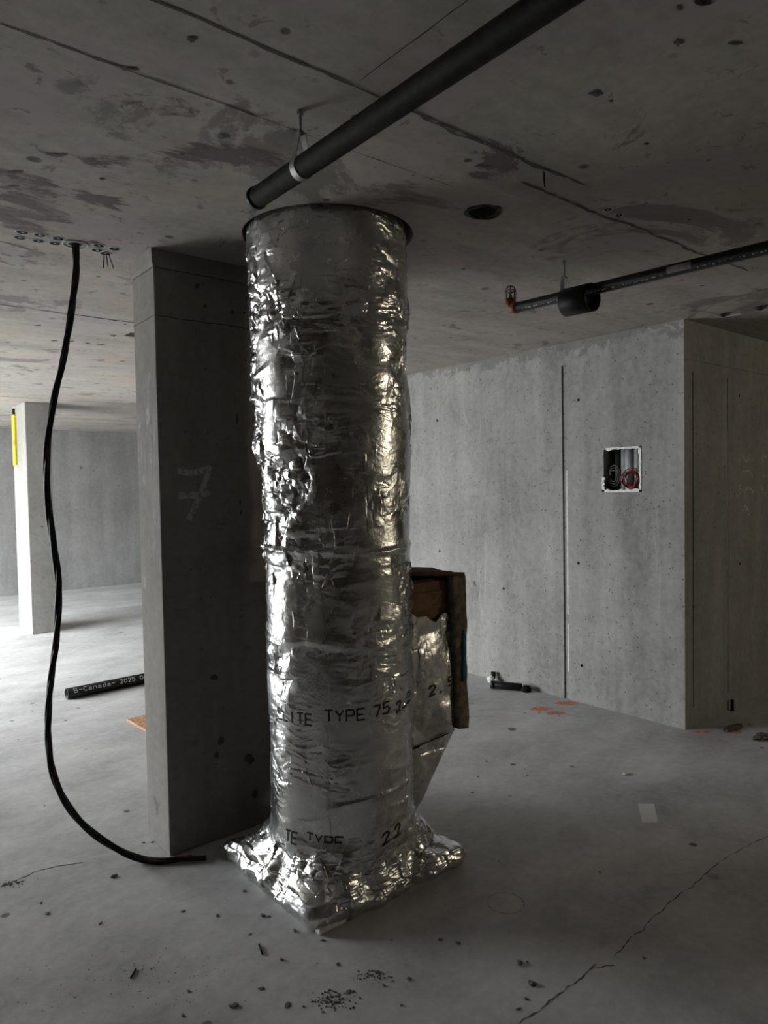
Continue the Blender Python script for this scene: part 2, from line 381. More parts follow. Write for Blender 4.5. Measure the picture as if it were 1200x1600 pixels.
tube(cb, catmull([(WX+0.03, BYb-0.01, BZ1-0.02), (WX-0.01, BYb+0.01, BZ1+0.03), (WX-0.012, BYb+0.03, BZ1+0.075)], 6), 0.0017, 5)
tag(obj('tie_wire', cb, M_greyw, None, True), 'thin steel wire ends looping out above the wall cut-out', 'wire')

# pale strip left in the joint, rough ridge beside it
sb = bmesh.new(); za, zb = onx(889, 960, WX).z, onx(889, 735, WX).z
box(sb, WX+0.0125-0.012, WX+0.012, JY-0.020, JY-0.011, za, zb); o = obj('joint_strip', sb, M_strip, core); o['label'] = 'pale plastic strip left in the wall joint'
za, zb = onx(889, 1050, WX).z, onx(889, 975, WX).z
o = obj('joint_strip', BX(WX+0.0005, WX+0.012, JY-0.020, JY-0.013, za, zb), M_strip, core); o['label'] = 'short pale strip low in the wall joint'
x = ony(1137, 800, WY).x
o = obj('joint_strip', BX(x-0.001, x+0.005, WY+0.002, WY+0.0135, 0.35, 1.9), M_rubber, core)

def ribbon_on(pts, nrm, w, mat, name, parent, label=None, thick=0.0012, taper=False, jit=0.3):
    """a thin printed or painted stroke lying on a flat face with normal nrm"""
    bm = bmesh.new(); nrm = Vector(nrm); fr = [Vector(p) for p in pts]; L, Rr = [], []
    for i, p in enumerate(fr):
        t = (fr[min(i+1, len(fr)-1)]-fr[max(i-1, 0)]).normalized(); s = t.cross(nrm).normalized()
        ww = w*(1+random.uniform(-jit, jit))*(0.25 if taper and i in (0, len(fr)-1) else 1)/2
        L.append(bm.verts.new(p+nrm*thick+s*ww)); Rr.append(bm.verts.new(p+nrm*thick-s*ww))
    for i in range(len(fr)-1): bm.faces.new((L[i], L[i+1], Rr[i+1], Rr[i]))
    for f in bm.faces:
        f.normal_update()
        if f.normal.dot(nrm) < 0: f.normal_flip()
    o = obj(name, bm, mat, parent)
    if label: o['label'] = label
    return o
def wobble(a, b, n, amp, nrm):
    a, b = Vector(a), Vector(b); s = (b-a).cross(Vector(nrm)).normalized(); out = []; w = 0
    for i in range(n+1):
        w = w*0.8+random.uniform(-amp, amp); out.append(a.lerp(b, i/n)+s*w)
    return out

# ceiling: holes for the duct, sleeve, conduits; seams of the formwork
DC = Vector((1.686, 2.372, 0)); DR = 0.312
cut = bmesh.new(); cyl(cut, (DC.x, DC.y, H-0.05), (DC.x, DC.y, H+0.22), DR+0.030, 72)
hp = onz(755, 331, H); cyl(cut, (hp.x, hp.y, H-0.05), (hp.x, hp.y, H+0.28), 0.06, 28)
hp2 = onz(1108, -6, H); cyl(cut, (hp2.x, hp2.y, H-0.05), (hp2.x, hp2.y, H+0.2), 0.03, 20)
stubs = [(35, 362.5), (62.5, 367), (91, 372.5), (31, 371), (60, 376), (86, 380), (118, 381.5), (155, 383.5), (152, 390.5), (179, 388.5), (165, 396), (950, 327), (967, 336)]
SP = [onz(*p, H) for p in stubs]
for i, p in enumerate(SP): cyl(cut, (p.x, p.y, H-0.05), (p.x, p.y, H+0.12), 0.026 if i == 6 else (0.014 if i > 10 else 0.020), 20)
a, b = onz(1122, 494, H), onz(1152, 489, H); box(cut, a.x-0.05, a.x+0.07, b.y, a.y, H-0.05, H+0.28)
a, b = onz(1177, 483, H), onz(1204, 477, H); box(cut, a.x-0.05, a.x+0.09, b.y-0.05, a.y, H-0.05, H+0.28)
a = onz(206, 523, H); box(cut, a.x-0.03, a.x+0.22, a.y-0.06, a.y+0.06, H-0.05, H+0.15)
carve(ceiling, cut)
for i, p in enumerate(SP):
    r = 0.033 if i == 6 else (0.020 if i > 10 else 0.027); ri = 0.026 if i == 6 else (0.014 if i > 10 else 0.020)
    o = obj('conduit_stub', lathe_axis(bmesh.new(), (p.x, p.y, H-0.002), (p.x, p.y, H+0.1), [(0.001, r), (0.0, r-0.001), (0.0, ri+0.001), (0.001, ri), (0.09, ri), (0.09, r)], 24), M_conduit, ceiling, True)
    o['label'] = 'pale plastic conduit end cast into the ceiling'
    if i != 6:
        obj('plug', cyl(bmesh.new(), (p.x, p.y, H-0.0008), (p.x, p.y, H+0.012), ri-0.0003, 20), M_blackpipe, o)
        obj('plug_knob', cyl(bmesh.new(), (p.x, p.y, H-0.0016), (p.x, p.y, H-0.0008), ri*0.3, 12), M_conduit, o)
    if i == 10:
        for dx, dy, L in ((0.004, 0.0, 0.055), (-0.004, 0.008, 0.06), (0.014, -0.006, 0.06)):
            w = tube(bmesh.new(), catmull([(p.x+dx, p.y+dy, H+0.05), (p.x+dx, p.y+dy, H-0.01), (p.x+dx*1.6, p.y+dy, H-L*0.6), (p.x+dx*2, p.y+dy*1.4, H-L)], 4), 0.0022, 6)
            obj('wire', w, M_cable, o, True)
    if i == 6:
        rr = obj('collar', lathe_axis(bmesh.new(), (p.x, p.y, H-0.004), (p.x, p.y, H), [(0.0, 0.052), (0.0, 0.044), (0.004, 0.043), (0.004, 0.053)], 28), M_conduit, o, True)
lp = [(hp.x+math.cos(a)*(0.064+random.uniform(-0.003, 0.006)), hp.y+math.sin(a)*(0.064+random.uniform(-0.003, 0.006)), H-0.001) for a in np.linspace(0, 2*math.pi, 30)[:-1]]
obj('hole_shade_lining', lathe_axis(bmesh.new(), (hp.x, hp.y, H+0.002), (hp.x, hp.y, H+0.278), [(0, 0.0555), (0, 0.0595), (0.275, 0.0595), (0.275, 0.0555)], 28), M_black, ceiling, True)['label'] = 'added black lining that darkens the inside of the round ceiling hole'  # black tube added so the inside of the hole stays in deep shade
o = obj('sleeve_rim', tube(bmesh.new(), lp, [random.uniform(0.003, 0.007) for _ in lp], 6, True), M_seam, ceiling, True); o['label'] = 'dark ragged rim of the round ceiling hole'
DN = (0, 0, -1)
def seam(y0, xa, xb, n, w, amp, nm='form_seam'): return ribbon_on(wobble((xa, y0, H), (xb, y0, H), n, amp, DN), DN, w, M_seam, nm, ceiling, None, 0.0015, True, 0.7)
seam(1.445, 0.2, 2.1, 60, 0.008, 0.002); seam(1.455, 1.35, 2.0, 26, 0.010, 0.006); seam(1.56, 1.9, 3.6, 60, 0.011, 0.006); seam(1.722, 0.1, 1.0, 34, 0.006, 0.002); seam(1.722, 0.95, 1.75, 30, 0.003, 0.001)
seam(4.25, 0.3, 2.4, 50, 0.014, 0.003); seam(8.2, 0.0, 4.0, 40, 0.02, 0.006); seam(10.2, 0.0, 4.0, 40, 0.03, 0.006)
ribbon_on(wobble((1.113, 0.6, H), (1.113, 1.42, H), 30, 0.001, DN), DN, 0.004, M_seam, 'form_seam', ceiling, None, 0.0015, True)
ribbon_on(wobble((2.62, 4.45, H), (4.25, 4.45, H), 30, 0.001, DN), DN, 0.006, M_seam, 'form_seam', ceiling, None, 0.0015, True)
# flakes and scars in the ceiling
def blot(px, py, w, h, name, parent, mat, surf, nrm, n=16, th=0.0012):
    c = surf(px, py); pts = []
    for k in range(n):
        a = 2*math.pi*k/n; q = surf(px+w/2*math.cos(a)*random.uniform(0.45, 1.0), py+h/2*math.sin(a)*random.uniform(0.45, 1.0)); pts.append(q+Vector(nrm)*th)
    bm = bmesh.new(); vs = [bm.verts.new(p) for p in pts]; cv = bm.verts.new(c+Vector(nrm)*(th+0.002))
    for k in range(n): bm.faces.new((vs[k], vs[(k+1) % n], cv))
    for f in bm.faces:
        f.normal_update()
        if f.normal.dot(Vector(nrm)) < 0: f.normal_flip()
    return obj(name, bm, mat, parent)
cs = lambda x, y: onz(x, y, H)
for px, py, w, h in ((205, 107, 34, 9), (932, 144, 30, 14), (955, 157, 10, 6), (1060, 65, 22, 16), (1150, 67, 34, 7), (1062, 10, 14, 14), (755, 258, 36, 6), (815, 246, 14, 4), (285, 240, 12, 6), (160, 279, 14, 5), (300, 60, 20, 14),
                     (90, 241, 44, 9), (25, 268, 36, 8), (20, 290, 24, 6), (85, 307, 14, 4), (1010, 224, 12, 5), (348, 212, 26, 12), (85, 532, 14, 3), (112, 533, 12, 3), (137, 536, 12, 3), (158, 538, 16, 3), (178, 524, 14, 4), (60, 508, 16, 3), (662, 111, 8, 5), (686, 110, 8, 5), (705, 75, 8, 5)):
    blot(px, py, w, h, 'ceiling_scar', ceiling, M_seam, cs, DN, 14)
def stain_mat():
    s = NT('ceiling_stain'); v = s.coords((0.45, 1, 1)); at = s.n('ShaderNodeAttribute'); at.attribute_name = 'fade'
    f = s.math('ADD', s.math('MULTIPLY', s.noise(v, 6.0, 8, 0.7, 0.6), 1.5), s.math('MULTIPLY', at.outputs['Fac'], 0.22))
    s.done((0.19, 0.168, 0.168), 0.9, 0, None, 0.2); s.l(s.rng(f, 0.86, 1.02, 0.0, 0.75), s.b.inputs['Alpha']); return s.m
M_stain = stain_mat()
for px, py, w, h in ((40, 300, 250, 210), (160, 285, 180, 120), (260, 165, 240, 120), (370, 235, 300, 90), (770, 255, 160, 100)):
    c = cs(px, py); vs = [c+Vector(DN)*0.0012]; n = 36
    for rad in (0.5, 1.0):
        for k in range(n):
            a = 2*math.pi*k/n; vs.append(cs(px+w/2*rad*math.cos(a), py+h/2*rad*math.sin(a))+Vector(DN)*0.0010)
    ff = [(0, 1+(k+1) % n, 1+k) for k in range(n)]+[(1+k, 1+(k+1) % n, 1+n+(k+1) % n, 1+n+k) for k in range(n)]
    o = pyobj('ceiling_stain', vs, ff, M_stain, ceiling); o['label'] = 'purple grey blotchy stain on the ceiling'
    at = o.data.attributes.new('fade', 'FLOAT', 'POINT'); at.data.foreach_set('value', [1.0]+[0.6]*n+[-0.4]*n)
np_ = onz(850, 268, H)
tag(obj('nail', tube(bmesh.new(), [(np_.x, np_.y, H+0.01), (np_.x, np_.y, H-0.03), (np_.x+0.004, np_.y, H-0.05)], 0.0022, 6), M_blackpipe, None, True), 'bent nail sticking down from the ceiling near the round hole', 'nail')

# floor: cracks, ring stain, paint marks
fs = lambda x, y: onz(x, y, 0)
UP = (0, 0, 1)
def crack(pix, w, n=10, amp=0.006, label=None):
    for k in range(len(pix)-1):
        ribbon_on(wobble(fs(*pix[k]), fs(*pix[k+1]), n, amp, UP), UP, w, M_crack, 'crack', floor, label, 0.0008, True, 0.75)
crack([(812, 1602), (880, 1548), (935, 1508)], 0.0038, 16, 0.004); crack([(930, 1512), (962, 1510)], 0.004); crack([(958, 1494), (1010, 1445), (1075, 1390), (1130, 1345), (1205, 1305)], 0.004, 14, 0.005)
crack([(0, 1386), (55, 1362), (130, 1346)], 0.006, 12, 0.004); crack([(600, 1003), (600, 1004)], 0.001, 1, 0)
ring = [fs(790, 1411)+Vector((0.068*math.cos(a), 0.068*math.sin(a), 0)) for a in np.linspace(0, 2*math.pi, 40)]
ribbon_on(ring, UP, 0.005, M_chalk, 'ring_mark', floor, 'faint round ring mark in the floor', 0.0006, False, 0.8)
for px, py, w, h in ((845, 1108, 44, 9), (868, 1114, 40, 7), (885, 1099, 44, 9)):
    blot(px, py, w, h, 'paint_mark', floor, M_spray, fs, UP, 18, 0.0008)['label'] = 'orange spray paint mark on the floor near the core wall'
for px, py, w, h in ((1096, 1144, 42, 5), (1150, 1144, 30, 5)):
    blot(px, py, w, h, 'paint_mark', floor, M_spray, fs, UP, 18, 0.0008)['label'] = 'faded red paint mark on the floor by the core corner'
q = [fs(997, 1256), fs(1022, 1256), fs(1029, 1285), fs(1004, 1286)]
bm = bmesh.new(); lo_ = [bm.verts.new(p) for p in q]; hi = [bm.verts.new(p+Vector((0, 0, 0.001))) for p in q]
bm.faces.new(lo_); bm.faces.new(hi[::-1])
for k in range(4): bm.faces.new((lo_[k], lo_[(k+1) % 4], hi[(k+1) % 4], hi[k]))
bmesh.ops.recalc_face_normals(bm, faces=bm.faces)
tag(obj('tape_strip', bm, M_tape), 'pale rectangular strip of tape stuck to the open floor', 'tape')

# chalk scrawls on the dark side of the core
for pts in ([(1154, 724), (1160, 712), (1166, 722), (1172, 710)], [(1157, 742), (1164, 736), (1172, 737), (1176, 744)], [(1155, 752), (1156, 772)], [(1162, 770), (1170, 762), (1178, 772)],
            [(1188, 726), (1194, 714), (1202, 712)], [(1190, 744), (1200, 742)], [(1189, 756), (1193, 772), (1204, 768)], [(1160, 800), (1164, 790), (1172, 806)]):
    o = ribbon_on(catmull([ony(x, y, WY) for x, y in pts], 6), (0, -1, 0), 0.02, M_scrawl, 'chalk_scrawl', core, 'pale smeared chalk scrawl on the dark side of the core', 0.001, True)

# ------------------------------------------------------------------ columns
ncol = empty('concrete_column', (1.55, 3.03, 0), 'dark square-edged concrete column directly behind the foil duct, marked with a 7', 'column')
NX0, NX1, NY0, NY1 = 1.175, 1.95, 2.91, 3.155
sh = BX(NX0, NX1, NY0, NY1, 0, H-0.075, 0.006, 2)
obj('shaft', sh, M_col, ncol)
lb = bmesh.new()
vs = [[lb.verts.new((x, y, zz)) for x, y in ((NX0-d, NY0-d*0.3), (NX1+d, NY0-d*0.3), (NX1+d, NY1+d), (NX0-d, NY1+d))] for zz, d in ((H-0.074, 0.001), (H-0.06, 0.007), (H-0.0005, 0.009))]
for k in range(2):
    for j in range(4): lb.faces.new((vs[k][j], vs[k][(j+1) % 4], vs[k+1][(j+1) % 4], vs[k+1][j]))
lb.faces.new(vs[0][::-1]); lb.faces.new(vs[2]); bmesh.ops.recalc_face_normals(lb, faces=lb.faces)
obj('collar', lb, M_col, ncol)['label'] = 'rough concrete lip where the column meets the ceiling'
zl = ony(262, 497, NY0).z
sv = [(NX0-0.0012, NY1, zl), (NX0-0.0012, NY0-0.0012, zl+0.004), (1.45, NY0-0.0012, zl+0.006), (NX1, NY0-0.0012, zl)]
ribbon_on(wobble(sv[0], sv[1], 10, 0.001, (-1, 0, 0)), (-1, 0, 0), 0.004, M_seam, 'form_seam', ncol, None, 0.0005, True)
ribbon_on(wobble(sv[1], sv[3], 26, 0.003, (0, -1, 0)), (0, -1, 0), 0.004, M_seam, 'form_seam', ncol, None, 0.0005, True)
cy = lambda x, y: ony(x, y, NY0)
for pts in ([(278, 736), (300, 739), (322, 733), (330, 730)], [(326, 735), (316, 765), (305, 790), (295, 812)], [(279, 775), (300, 774), (328, 770)]):
    ribbon_on(catmull([cy(*p) for p in pts], 8), (0, -1, 0), 0.026, M_spray7, 'painted_numeral', ncol, 'pale spray painted stroke of the numeral 7', 0.0012, False, 0.25)
cx = lambda x, y: onx(x, y, NX0)
for a, b, w in (((222, 650), (232, 930), 0.05), ((238, 600), (242, 900), 0.05), ((228, 560), (236, 760), 0.05)):
    ribbon_on(wobble(cx(*a), cx(*b), 20, 0.01, (-1, 0, 0)), (-1, 0, 0), w, M_smear, 'plaster_smear', ncol, 'white plaster smear on the lit column side', 0.0008, True, 0.5)
for px, py, w, h in ((308, 447, 8, 9), (320, 478, 7, 8), (363, 488, 7, 8), (381, 489, 8, 6), (390, 1185, 18, 22), (345, 1158, 14, 18), (338, 1180, 10, 14), (335, 1058, 14, 14), (398, 1240, 12, 20), (370, 655, 4, 24), (375, 785, 4, 10), (377, 800, 4, 10)):
    blot(px, py, w, h, 'surface_stain', ncol, M_seam, cy, (0, -1, 0), 12, 0.001)

fcol = empty('concrete_column', (2.08, 8.85, 0), 'small far concrete column at the left with a bright lit side', 'column')
obj('shaft', BX(1.955, 2.215, 8.56, 9.16, 0, H-0.0005, 0.008, 2), M_fcol, fcol)
ya = onx(24, 680, 1.955).y; zt, zb_ = onx(23, 640, 1.955).z, onx(27, 727, 1.955).z
lev = empty('yellow_strip', (1.95, ya, zb_), 'bright yellow upright strip fixed high on the far left column', 'strip')
obj('body', BX(1.932, 1.9545, ya-0.06, ya+0.06, zb_, zt-0.06, 0.004), M_yellow, lev)
obj('clip', BX(1.935, 1.9545, ya-0.025, ya+0.025, zt-0.06, zt+0.01, 0.003), M_blackpipe, lev)
obj('dark_patch', BX(1.930, 1.9325, ya-0.06, ya+0.06, zb_+0.22, zb_+0.29, 0.0005), flat('yellow_grime', (0.30, 0.24, 0.05), 0.7), lev)

# ------------------------------------------------------------------ foil wrapped duct
duct = empty('foil_wrapped_duct', (DC.x, DC.y, 0), 'tall round duct wrapped in crumpled silver foil insulation with a square foot', 'duct')
CU = math.atan2(-DC.y, -DC.x)                     # direction of the camera seen from the duct axis
def sm(x, a, b): t = np.clip((x-a)/(b-a), 0, 1); return t*t*(3-2*t)
NU, NZ, NS = 620, 640, 110
g = np.linspace(-1, 1, NU, endpoint=False)
ur = math.pi*(0.55*g+0.45*g**3)                   # denser on the open side, angle from the camera direction
zc = np.linspace(H+0.02, 0.27, NZ)
SQ, SCX, SCY = 0.365, 1.712, 2.408
def square_r(th):
    # distance from the duct axis to the foot's outline (a square with soft, slightly drawn-out corners) in direction th
    c, s_ = np.cos(th), np.sin(th); lo_r, hi_r = np.zeros(th.shape), np.full(th.shape, 0.9)
    for _ in range(26):
        m = (lo_r+hi_r)/2; x, y = np.abs(DC.x+m*c-SCX)/SQ, np.abs(DC.y+m*s_-SCY)/SQ
        inside = (x**14+y**14) < 1; lo_r = np.where(inside, m, lo_r); hi_r = np.where(inside, hi_r, m)
    return lo_r
U, Zc = np.meshgrid(ur, zc, indexing='ij')
TH = U+CU
left = sm(-U, -0.15, 0.5)                          # 1 on the side to the left of the camera
rbase = DR-0.028*left*sm(-Zc, -1.72, -1.6)+0.008*sm(-np.abs(Zc-1.05), -0.35, 0.0)*0
rbase = rbase+0.010*sm(Zc, 1.62, 1.75)*left-0.01*sm(Zc, 2.40, 2.56)*0
Pc = np.stack([DC.x+rbase*np.cos(TH), DC.y+rbase*np.sin(TH), Zc], -1)
# foot: profile from the shaft down and out to the square, then down to the floor
s_ = np.linspace(0, 1, NS+1)[1:]
Us, Ss = np.meshgrid(ur, s_, indexing='ij'); THs = Us+CU
Rs = square_r(THs)
Rs = Rs*(1+0.02*np.sin(THs*7+1)+0.015*np.sin(THs*17))
r0 = (DR-0.028*sm(-Us, -0.15, 0.5))
t1 = np.clip(Ss/0.72, 0, 1); t2 = np.clip((Ss-0.72)/0.28, 0, 1)
ext = Rs-r0
rr = r0+ext*(0.35*t1+0.65*t1**2.4)*0.95+ext*0.05*np.clip(t2*2, 0, 1)+0.016*np.sin(t2*math.pi)
edge_h = 0.085+0.012*np.sin(THs*5+0.6)+0.010*np.sin(THs*11)
zz = 0.27*(1-t1)**1.25+edge_h*(1-(1-t1)**1.25)
zz = zz*(1-t2)+0.0*t2
Ps = np.stack([DC.x+rr*np.cos(THs), DC.y+rr*np.sin(THs), zz], -1)
P = np.concatenate([Pc, Ps], 1)
UU = np.concatenate([U, Us], 1); ZZ = P[..., 2]
foot = np.concatenate([np.zeros_like(U), sm(Ss, 0.05, 0.4)], 1)
def normals(P):
    du = np.roll(P, -1, 0)-np.roll(P, 1, 0); dv = np.gradient(P, axis=1); n = np.cross(dv, du); n /= np.linalg.norm(n, axis=-1, keepdims=True)+1e-12
    return n
N = normals(P)
if ((N[..., 0]*np.cos(UU+CU)+N[..., 1]*np.sin(UU+CU)).mean()) < 0: N = -N
Lf = sm(-UU, -0.15, 0.35); Rt = sm(UU, 0.3, 0.8)
cen = lambda a: a-a.mean()-0.1
crum = 0.34+0.80*Lf*sm(ZZ, 0.75, 1.1)+0.30*Rt*sm(ZZ, 0.7, 1.0)
crum *= 1-0.35*sm(ZZ, 2.25, 2.5)
spots = np.clip(0.55+1.7*fbm(P, 0.26, 31, 2), 0.06, 1.35)
crum = crum*spots*(1-foot)+foot*0.75
Wp = np.stack([perlin(P, 0.16, 81), perlin(P, 0.16, 83), perlin(P, 0.13, 85)], -1)
Q1 = P*np.array([1, 1, 1.7]); Q2 = P*np.array([1, 1, 1.35])
disp = 0.007*fbm(P*np.array([1, 1, 0.9]), 0.42, 5, 2)
disp += crum*(0.020*cen(facets(Q1+0.04*Wp, 0.12, 3, 0.45, 1.0))+0.017*cen(facets(Q2+0.03*Wp, 0.06, 9, 0.4, 1.1))+0.0048*cen(facets(P*np.array([1, 1, 1.5]), 0.027, 15, 0.4, 1.2)))
# short sharp creases running round the shaft
for sc_, am_, zs_, sd_ in ((0.14, 0.0030, 5.0, 91), (0.07, 0.0016, 4.0, 93), (0.05, 0.0014, 1.0, 95)):
    cz = 1-np.abs(perlin((P+0.03*Wp)*np.array([1, 1, zs_]), sc_, sd_))*1.5
    disp += (0.25+0.75*np.maximum(crum, Rt*(1-foot)))*am_*np.clip(cz, 0, 1)**4*np.clip(0.5+1.6*perlin(P, 0.22, sd_+1), 0, 1.2)
# long horizontal folds pulled round the shaft
Qh = P*np.array([1, 1, 4.5]); rid = 1-np.abs(perlin(Qh, 0.55, 41))*1.0
disp += (1-foot)*0.004*np.clip(rid-0.80, 0, 1)/0.2*np.clip(0.5+1.5*perlin(P, 0.5, 51), 0, 1)
for z0, amp, ww in ((1.33, 0.009, 0.012), (0.97, 0.003, 0.012)):
    zz_ = z0+0.03*perlin(P, 0.3, int(z0*100))+0.04*(perlin(P, 0.9, int(z0*70)))
    disp += (1-foot)*amp*np.exp(-((ZZ-zz_)/ww)**2)
# the vertical overlap seam a little left of the middle
useam = -0.12-0.22*sm(ZZ, 0.9, 2.4)+0.02*np.sin(ZZ*9)
disp += (1-foot)*0.004*sm(-(UU-useam), -0.01, 0.01)*sm(UU+1.2, 0, 0.6)
disp = disp*np.where(foot > 0, 1.0, 1.0)
tflat = np.concatenate([np.zeros_like(U), np.clip((Ss-0.86)/0.14, 0, 1)], 1)
disp *= 1-tflat*0.6
PD = P+N*disp[..., None]
PD[..., 2] = np.maximum(PD[..., 2], 0.001)
PD[:, -1, 2] = 0.0
n1, n2 = PD.shape[:2]
idx = np.arange(n1*n2).reshape(n1, n2); nx_ = np.roll(idx, -1, 0)
faces = np.stack([idx[:, :-1], idx[:, 1:], nx_[:, 1:], nx_[:, :-1]], -1).reshape(-1, 4)
def grid_mesh(name, V, faces, mat, parent):
    me = bpy.data.meshes.new(name); me.vertices.add(len(V)); me.vertices.foreach_set('co', V.astype(np.float32).ravel())
    me.loops.add(faces.size); me.loops.foreach_set('vertex_index', faces.ravel().astype(np.int32))
    me.polygons.add(len(faces)); me.polygons.foreach_set('loop_start', np.arange(0, faces.size, 4, dtype=np.int32))
    me.polygons.foreach_set('loop_total', np.full(len(faces), 4, dtype=np.int32)); me.update(calc_edges=True); me.validate()
    return link(name, me, mat, parent, True)
grid_mesh('foil_wrap', PD.reshape(-1, 3), faces, M_foil, duct)
ND = normals(PD)
if ((ND*N).sum(-1).mean()) < 0: ND = -ND
# white insulation showing under the torn near corner
kc = np.array([SCX-SQ, SCY-SQ])
cc = onz(491, 1462, 0)
ins = bmesh.new(); box(ins, cc.x+0.012, cc.x+0.13, cc.y-0.016, cc.y+0.05, 0.0, 0.02, 0.006)
obj('insulation_corner', ins, M_foam, duct)['label'] = 'white insulation showing under the foil at the near corner of the foot'
# duct going on through the slab
db = bmesh.new(); cyl(db, (DC.x, DC.y, H+0.015), (DC.x, DC.y, H+0.215), DR-0.02, 64)
obj('upper_sleeve', db, M_black, duct)

def hit_duct(px, py):
    """point of the wrapped surface seen in this direction (u, row)"""
    v = ray(px, py); o = EYE[:2]-np.array([DC.x, DC.y]); d = v[:2]
    for R_ in (DR,):
        a = d@d; b = 2*(o@d); c = o@o-R_*R_; disc = max(b*b-4*a*c, 0); t = (-b-math.sqrt(disc))/(2*a)
    p = EYE+v*t; u = math.atan2(p[1]-DC.y, p[0]-DC.x)-CU; u = (u+math.pi) % (2*math.pi)-math.pi
    return u, p[2]
def surf(u, z):
    i = np.interp(u, ur, np.arange(NU)); i0 = int(i); j = np.interp(-z, -P[i0, :, 2], np.arange(n2))
    j0 = int(j); fi, fj = i-i0, j-j0; i1, j1 = min(i0+1, NU-1), min(j0+1, n2-1)
    f = lambda A: (A[i0, j0]*(1-fi)+A[i1, j0]*fi)*(1-fj)+(A[i0, j1]*(1-fi)+A[i1, j1]*fi)*fj
    return Vector(f(PD)), Vector(f(ND)).normalized()
GLY = {'E': [[(1, 1), (0, 1), (0, 0), (1, 0)], [(0, .5), (.8, .5)]], 'L': [[(0, 1), (0, 0), (1, 0)]], 'I': [[(.5, 1), (.5, 0)]], 'T': [[(0, 1), (1, 1)], [(.5, 1), (.5, 0)]],
       'Y': [[(0, 1), (.5, .5), (1, 1)], [(.5, .5), (.5, 0)]], 'P': [[(0, 0), (0, 1), (.8, 1), (1, .85), (1, .6), (.8, .48), (0, .48)]], '7': [[(0, 1), (1, 1), (.35, 0)]],
       '5': [[(1, 1), (.1, 1), (0, .55), (.7, .6), (1, .35), (.75, 0), (0, .02)]], '2': [[(0, .8), (.3, 1), (.8, 1), (1, .75), (.7, .45), (0, 0), (1, 0)]], '_': [[(0, 0), (1, 0)]], '.': [[(.4, 0), (.6, 0)]],
       '-': [[(0, .5), (1, .5)]], 'B': [[(0, 0), (0, 1), (.8, .95), (.8, .6), (0, .5), (1, .4), (.9, 0), (0, 0)]], 'C': [[(1, .9), (.5, 1), (0, .7), (0, .3), (.5, 0), (1, .1)]],
       'a': [[(.1, .6), (.8, .62), (.9, 0)], [(.9, .35), (.2, .35), (.05, .1), (.4, 0), (.9, .1)]], 'n': [[(0, 0), (0, .65)], [(0, .5), (.5, .68), (.9, .5), (.9, 0)]], 'd': [[(.9, 0), (.9, 1)], [(.9, .55), (.3, .65), (.05, .3), (.3, 0), (.9, .1)]],
       '0': [[(.5, 1), (0, .75), (0, .25), (.5, 0), (1, .25), (1, .75), (.5, 1)]], '6': [[(.9, 1), (.2, .7), (0, .25), (.5, 0), (1, .25), (.6, .55), (.1, .35)]], ',': [[(.5, .1), (.3, -.15)]]}
def dens(a, step):
    out = []
    for (x0, y0), (x1, y1) in zip(a[:-1], a[1:]):
        n = max(1, int(math.hypot(x1-x0, y1-y0)/step))
        out += [(x0+(x1-x0)*i/n, y0+(y1-y0)*i/n) for i in range(n)]
    return out+[a[-1]]
def stroke(bm, pts, w):
    """pts = list of (position, normal)"""
    L, R_ = [], []
    for i, (p, n) in enumerate(pts):
        t = (pts[min(i+1, len(pts)-1)][0]-pts[max(i-1, 0)][0]).normalized(); s = t.cross(n).normalized()
        L.append(bm.verts.new(p+n*0.0022+s*w/2)); R_.append(bm.verts.new(p+n*0.0022-s*w/2))
    for i in range(len(pts)-1): bm.faces.new((L[i], L[i+1], R_[i+1], R_[i]))
def letter_cyl(ch, u, z, w, h, slant=0.0, lw=0.0055, lift=0.0, clip=None):
    bm = bmesh.new()
    for st in GLY[ch]:
        pts = []
        for x, y in dens(st, 0.07):
            if clip is not None and y < clip: continue
            pts.append(surf(u+(x*w)/DR, z+y*h+slant*x*w+lift))
        if len(pts) > 1: stroke(bm, pts, lw)
    return obj('lettering', bm, M_ink, duct)
def word(txt, px, py, adv, w, h, slope=0.0, clip=None):
    u, z = hit_duct(px, py); first = None
    for i, ch in enumerate(txt):
        if ch != ' ': letter_cyl(ch, u+i*adv/DR, z+slope*i*adv, w, h, slope, clip=clip)
word('LITE', 434, 1128, 0.040, 0.028, 0.042); u_, _z = hit_duct(434, 1128); letter_cyl('E', u_-0.040/DR, _z, 0.028, 0.042)
word('TYPE', 507, 1129, 0.041, 0.030, 0.042, 0.0); word('75', 585, 1122, 0.043, 0.030, 0.042, 0.10); word('2_2', 620, 1115, 0.040, 0.028, 0.040, 0.22)
word('TE', 440, 1316, 0.036, 0.028, 0.042); word('TYPE', 476, 1322, 0.040, 0.030, 0.042, 0.0, 0.3); word('2', 596, 1321, 0.05, 0.034, 0.040, 0.3); word('2', 615, 1309, 0.05, 0.034, 0.040, 0.3)

